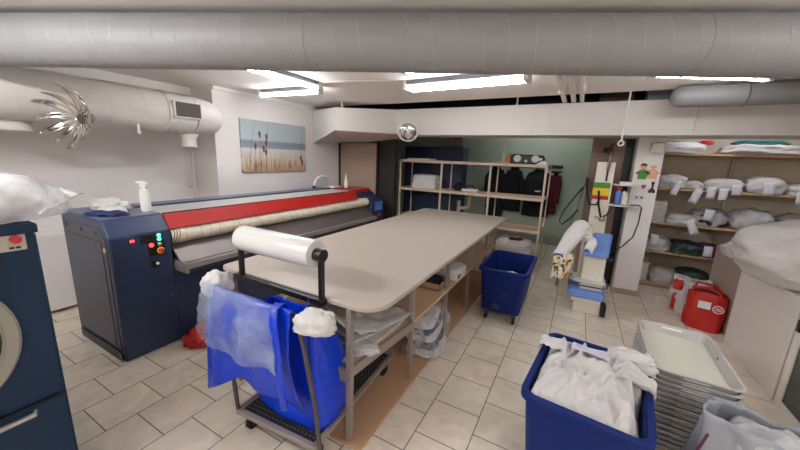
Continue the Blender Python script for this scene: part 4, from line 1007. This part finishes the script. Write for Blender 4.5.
# shirt on the arm
def shirt(u, v):
    c = Vector((.105, 4.36, 1.055)).lerp(Vector((-.085, 3.99, .71)), v)
    a = (u-.5)*2.7
    wv = .092*(1 + .15*math.sin(v*5)); side = Vector((.75, -.2, .0)).normalized()
    return c + side*math.sin(a)*wv + Vector((0, -.25, 1))*(math.cos(a)-1)*.07 + Vector((0, -.02, 0)) + Vector((0, -.015, .012))*N3(u*3, v*4, 5)
tag(MB().sheet(20, 30, shirt).build('white_shirt', 'white', smooth='all', solid=.004), 'white shirt draped over the sleeve arm of the pressing machine', 'shirt')
t = thing('second_cloth', 'white cloth hanging from the upper blue pad towards its body', 'cloth', (.2, 4.1, .6))
def sleeve(u, v):
    c = Vector((.13, 4.30, .97)).lerp(Vector((.235, 4.13, .90)), min(1, v*2)) if v < .5 else Vector((.235, 4.13, .90)).lerp(Vector((.19, 4.06, .78)), (v-.5)*2)
    return c + Vector((.5, -.35, 0)).normalized()*((u-.5)*.11) + Vector((0, 0, -.05))*(abs(u-.5)*2)**2 + Vector((0, -.02, .02))*N3(u*3, v*4, 9)
MB().sheet(12, 22, sleeve).build('cloth', 'white', t, smooth='all', solid=.004)
M['floral'] = floral_mat()
def floral(u, v):
    x = -.14 + .20*u + .01*math.sin(v*5); y = 3.97 + .03*math.sin(u*9) + .03*u + .02*N3(u*3, v*3, 1)
    return (x + .02*v*(.5-u), y - .012*v, .66 + .06*u - .27*v + .02*math.sin(u*6)*v)
tag(MB().sheet(20, 20, floral).build('floral_cloth', 'floral', smooth='all', solid=.004), 'floral cloth hanging below the white shirt on the pressing machine', 'cloth')

# control board of the press
t = thing('control_board', 'white board with green, yellow and red stripes beside the column', 'control board', (.28, 4.95, .65))
BX = Matrix.Translation((.295, 4.95, 0))
MB(BX).box(-.105, .095, 0, .05, .72, 1.74).build('board', 'cream', t, bevel=.004)
for nm, zz0, zz1, m in (('green_stripe', 1.41, 1.48, 'greenp'), ('yellow_stripe', 1.31, 1.41, 'yellow'), ('red_stripe', 1.262, 1.31, 'redp')):
    MB(BX).box(-.112, .075, -.004, 0, zz0, zz1).build(nm, m, t)
MB(BX).box(.01, .03, -.006, 0, 1.50, 1.64).build('slot', 'black', t)
MB(BX).tube([(.03, -.02, 1.83), (.022, -.025, 1.72), (.018, -.02, 1.64)], .016, 8).build('grip', 'steel', t, smooth=True)
MB(BX).box(-.02, .02, .02, .245, 1.0, 1.04).box(-.02, .02, .02, .245, 1.58, 1.62).build('wall_mount', 'steeld', t)
tag(MB().tube([(.10, 5.13, 1.52), (.13, 5.0, 1.3), (.17, 4.9, 1.19), (.25, 4.88, 1.2), (.27, 4.88, 1.28), (.25, 4.87, 1.38), (.27, 4.88, 1.2), (.31, 4.88, 1.06), (.36, 4.87, 1.0)], .013, 8).build('black_hose', 'black', smooth=True), 'black hose looping in front of the striped control board', 'hose')
t = thing('spray_gun', 'chrome steam gun hanging on the white control board', 'steam gun', (.32, 4.9, 1.0))
MB().lathe((.33, 4.88, 1.02), [(.0, -.035), (.025, -.03), (.035, -.005), (.03, .02), (.012, .03)], 14).tube([(.30, 4.88, 1.03), (.25, 4.87, 1.04)], .014, 8).build('body', 'chrome', t, smooth=True)
MB().tube([(.34, 4.88, 1.05), (.38, 4.88, 1.08), (.40, 4.89, 1.15)], .012, 8).build('grip', 'black', t, smooth=True)
t = thing('hose_stand', 'grey slanted pipe with a black hose loop left of the control board', 'pipe', (.05, 5.1, 0))
MB().tube([(.10, 5.16, 1.55), (.09, 5.14, 1.45), (-.02, 4.95, .86), (-.05, 4.90, .55), (-.08, 4.9, .0)], .014, 8).build('pipe', 'steel', t, smooth=True)
MB().tube([(.07, 5.1, 1.4), (-.02, 5.0, 1.25), (-.13, 4.95, 1.05), (-.16, 4.93, .93), (-.12, 4.92, .88), (-.03, 4.93, .98), (.05, 4.96, 1.1)], .012, 8).build('hose', 'black', t, smooth=True)
tag(MB().tube([(.34, 5.19, 1.98), (.30, 5.0, 1.9), (.33, 4.93, 1.88)], .012, 6).blob((.275, 5.13, 1.855), (.07, .06, .07), 270, .1).build('valve', 'dkbrown', smooth=True), 'small rusty valve on the brown partition under the beam', 'valve')

# ------------------------------------------------------------------ wooden shelf unit
t = thing('shelf_unit', 'open cream timber shelf unit beyond the folding table', 'shelf unit', (-1.68, 5.6, 0))
UX = [-2.94, -2.12, -1.27, -.44]; UY0, UY1 = 5.38, 5.84
for x in UX:
    for y in (UY0+.018, UY1-.018):
        (MB().box(x-.016, x+.016, y-.016, y+.016, 0, 1.66) if y < 5.5 else MB().box(x+.02, x+.042, y-.011, y+.011, 0, 1.66)).build('upright', 'frame', t, bevel=.003)
for z in (1.67, 1.16, .645, .16):
    MB().box(-2.958, -.422, UY0-.002, UY1, z-.035, z).build('shelf', 'pine', t, bevel=.003)
    MB().box(-2.96, -.42, UY0-.006, UY0+.012, z-.045, z+.002).build('front_edge', 'frame', t, bevel=.003)
tw = thing('towel_stack', 'stack of folded white towels at the left on the timber shelf', 'towels', (-2.52, 5.6, 1.16))
for i in range(4): MB().blob((-2.5 + .01*(i % 2), 5.6, 1.161 + i*.056), (.50 - .02*i, .36, .075), 300+i, .1, 2.0, p=4.5, folds=.06).build('towel', 'white', tw, smooth='all')
bundle('large white bundle with a dark badge on the lowest right timber shelf', -.82, .16, (.62, .40, .30), 310, m='white', y=5.6, group=None)
o = MB().blob((-.78, 5.52, .44), (.24, .16, .03), 311, .1).build('badge', 'redcoat', bpy.data.objects.get([o_.name for o_ in bpy.data.objects if o_.get('label', '').startswith('large white bundle')][0]), smooth='all')
tag(MB().box(-2.83, -2.36, 5.43, 5.72, 1.671, 1.70).build('folded_sheet', 'frame', bevel=.008), 'flat folded cream sheet on top of the timber shelf', 'sheet')
tag(MB().box(-1.28, -1.0, 5.42, 5.7, 1.671, 1.69).build('cardboard_lid', 'card', bevel=.003), 'flat cardboard lid on top of the shelf beside the radio', 'cardboard')
t = thing('radio', 'black portable radio with two round speakers on top of the shelf', 'radio', (-.72, 5.55, 1.672))
MB().prism_y([(-.99, 1.672), (-.50, 1.672), (-.47, 1.70), (-.52, 1.81), (-.93, 1.825), (-.99, 1.80)], 5.46, 5.68).build('case', 'black', t, bevel=.012)
for x in (-.885, -.62): MB().lathe((x, 5.46, 1.755), [(.056, 0), (.056, -.01), (.048, -.014), (.03, -.006), (.02, -.012)], 24, 'y').build('speaker', 'bottle', t, smooth=True)
MB().lathe((-.755, 5.46, 1.72), [(.024, 0), (.02, -.014), (.008, -.016)], 16, 'y').build('dial', 'bottle', t, smooth=True)
MB().box(-.80, -.70, 5.452, 5.46, 1.765, 1.80).build('display', 'glassdk', t)
MB().lathe((-.545, 5.462, 1.745), [(.03, 0), (.022, -.01), (.008, -.012)], 16, 'y').build('dial', 'alu', t, smooth=True)
tag(MB().lathe((-1.02, 5.5, 1.672), [(.026, 0), (.028, .01), (.028, .11), (.012, .14), (.012, .17)], 14).build('orange_bottle', 'orange', smooth=True), 'orange bottle beside the radio on the shelf top', 'bottle')
tag(MB().lathe((-1.13, 5.6, 1.691), [(.02, 0), (.022, .01), (.022, .12), (.007, .16), (.006, .24)], 14).build('white_bottle', 'bottle', smooth=True), 'tall thin white bottle left of the orange bottle', 'bottle')
tag(MB().prism_y([(-.60, 1.673), (-.44, 1.673), (-.46, 1.73), (-.52, 1.725)], 5.39, 5.44).build('white_card', 'paper', bevel=.003), 'white paper leaning at the right end of the shelf top', 'paper')
t = thing('hand_iron', 'white hand iron on the middle timber shelf', 'iron', (-1.62, 5.6, 1.16))
MB().prism_z([(-1.75, 5.52), (-1.52, 5.50), (-1.48, 5.57), (-1.52, 5.64), (-1.75, 5.62), (-1.80, 5.57)], 1.161, 1.21).build('body', 'whitem', t, bevel=.015)
MB().tube([(-1.72, 5.57, 1.2), (-1.71, 5.57, 1.26), (-1.58, 5.57, 1.27), (-1.55, 5.57, 1.2)], .012, 8).build('handle', 'black', t, smooth=True)
tag(MB().blob((-1.86, 5.62, 1.161), (.13, .2, .14), 320, .2).build('black_pouch', 'dkfab', smooth='all'), 'small black pouch beside the hand iron', 'pouch')

# ------------------------------------------------------------------ rear room
t = thing('blue_cabinet', 'tall navy blue cabinet standing behind the timber shelf', 'cabinet', (-2.58, 6.2, 0))
MB().box(-3.2, -1.96, 6.05, 6.35, 0, 1.93).build('body', 'navy', t, bevel=.01)
for x0, x1 in ((-3.18, -2.59), (-2.57, -1.98)):
    d = MB().box(x0, x1, 6.03, 6.05, .06, 1.88).build('door', 'navy', t, bevel=.006)
    MB().box(x1-.09 if x0 < -3 else x0+.05, x1-.06 if x0 < -3 else x0+.08, 6.01, 6.03, .95, 1.15).build('handle', 'steeld', d)
t = thing('alarm_box', 'small grey box with a red light high on the green wall', 'alarm', (-2.6, 7.4, 2.1))
MB().box(-2.82, -2.4, 7.32, 7.4, 2.0, 2.26).build('case', 'alu', t, bevel=.006)
MB().blob((-2.52, 7.30, 2.15), (.2, .06, .08), 330, .05).build('red_lamp', 'redp', t, smooth='all')
t = thing('drain_pipe', 'beige bent drain pipe standing behind the timber shelf', 'pipe', (-1.9, 5.98, 0))
MB().tube([(-1.95, 5.98, 0), (-1.95, 5.98, .93)], .035, 12).build('stand_pipe', 'frame', t, smooth=True)
MB().tube([(-1.95, 5.98, .80), (-1.82, 5.98, .80), (-1.775, 5.98, .815), (-1.76, 5.98, .85), (-1.76, 5.98, 1.02)], .035, 12).build('elbow_pipe', 'frame', t, smooth=True)
MB().cyl((-1.76, 5.98, 1.0), (-1.76, 5.98, 1.05), .046, 14).build('collar', 'frame', t, smooth=True)
t = thing('coat_rack', 'dark coat rail with hooks on the green wall', 'coat rack', (-1.1, 7.38, 1.62))
MB().box(-2.1, -.30, 7.375, 7.4, 1.60, 1.66).build('rail', 'dkbrown', t)
for x in (-2.0, -1.58, -1.20, -.95, -.72, -.52, -.34):
    MB().tube([(x, 7.38, 1.63), (x, 7.31, 1.60), (x, 7.29, 1.64), (x, 7.29, 1.67)], .009, 6).build('hook', 'steeld', t, smooth=True)
def coat(label, x, w, ztop, zbot, m, seed, group='coats on the rack'):
    t = thing('coat', label, 'coat', (x, 7.28, zbot), group)
    def f(u, v):
        a = 2*PI*u; c, s_ = math.cos(a), math.sin(a)
        k = .35 + .65*min(1, v/.16)**.7 + .05*v
        r = 1 + .12*math.sin(5*a + seed) + .10*N3(c*2 + seed, s_*2, v*3)
        return (x + c*w/2*k*r, 7.26 + s_*.075*(.5 + .5*min(1, v*5))*r, ztop - (ztop-zbot)*v)
    mb = MB(); mb.sheet(28, 20, f, close_u=True); mb.F(list(mb.bm.verts)[:28]); mb.F(list(mb.bm.verts)[-28:])
    mb.build('coat_body', m, t, smooth='all')
    for s_ in (-1, 1):
        MB().tube([(x+s_*w*.28, 7.24, ztop-.07), (x+s_*w*.47, 7.22, ztop-.25), (x+s_*w*.5, 7.2, ztop-.62)], [.06, .065, .05], 12).build('sleeve', m, t, smooth=True)
    MB().tube([(x + .07*math.cos(q), 7.24 + .04*math.sin(q), ztop) for q in [2*PI*i/14 for i in range(14)]], .022, 8, closed=True).build('collar', m, t, smooth=True)
coat('long black coat on the rack, leftmost', -1.58, .34, 1.58, .48, 'dkfab', 1)
coat('black coat beside the leftmost coat, second on the rack', -1.20, .32, 1.58, .66, 'dkfab', 2)
coat('bulky black padded jacket on the rack under the radio', -.72, .46, 1.55, .60, 'dkfab', 3)
coat('dark red jacket at the right end of the rack', -.40, .13, 1.53, .68, 'redcoat', 4)
t = thing('backpack', 'black backpack with a pale strap hanging among the coats', 'backpack', (-.80, 7.05, .8))
MB().blob((-.74, 6.98, .92), (.40, .20, .5), 340, .12, 2.0, p=2.8).build('pack', 'dkfab', t, smooth='all')
MB().box(-.72, -.62, 6.865, 6.89, 1.14, 1.165).build('strap', 'paper', t)
MB().tube([(-.80, 7.0, 1.38), (-.78, 7.15, 1.55), (-.72, 7.29, 1.64)], .012, 6).build('loop', 'dkfab', t, smooth=True)

# ------------------------------------------------------------------ world and view
w = bpy.data.worlds.new('world'); SC.world = w; w.use_nodes = True
w.node_tree.nodes['Background'].inputs['Color'].default_value = (1, .96, .92, 1); w.node_tree.nodes['Background'].inputs['Strength'].default_value = .02
vs = SC.view_settings; vs.view_transform = 'Standard'; vs.look = 'None'; vs.exposure = 1.6; vs.gamma = 1.0; vs.use_curve_mapping = False
SC.cycles.use_denoising = True
SC.cycles.max_bounces = 10; SC.cycles.diffuse_bounces = 6; SC.cycles.transparent_max_bounces = 16
SC.cycles.caustics_reflective = False; SC.cycles.caustics_refractive = False
SC.cycles.sample_clamp_indirect = 4.0
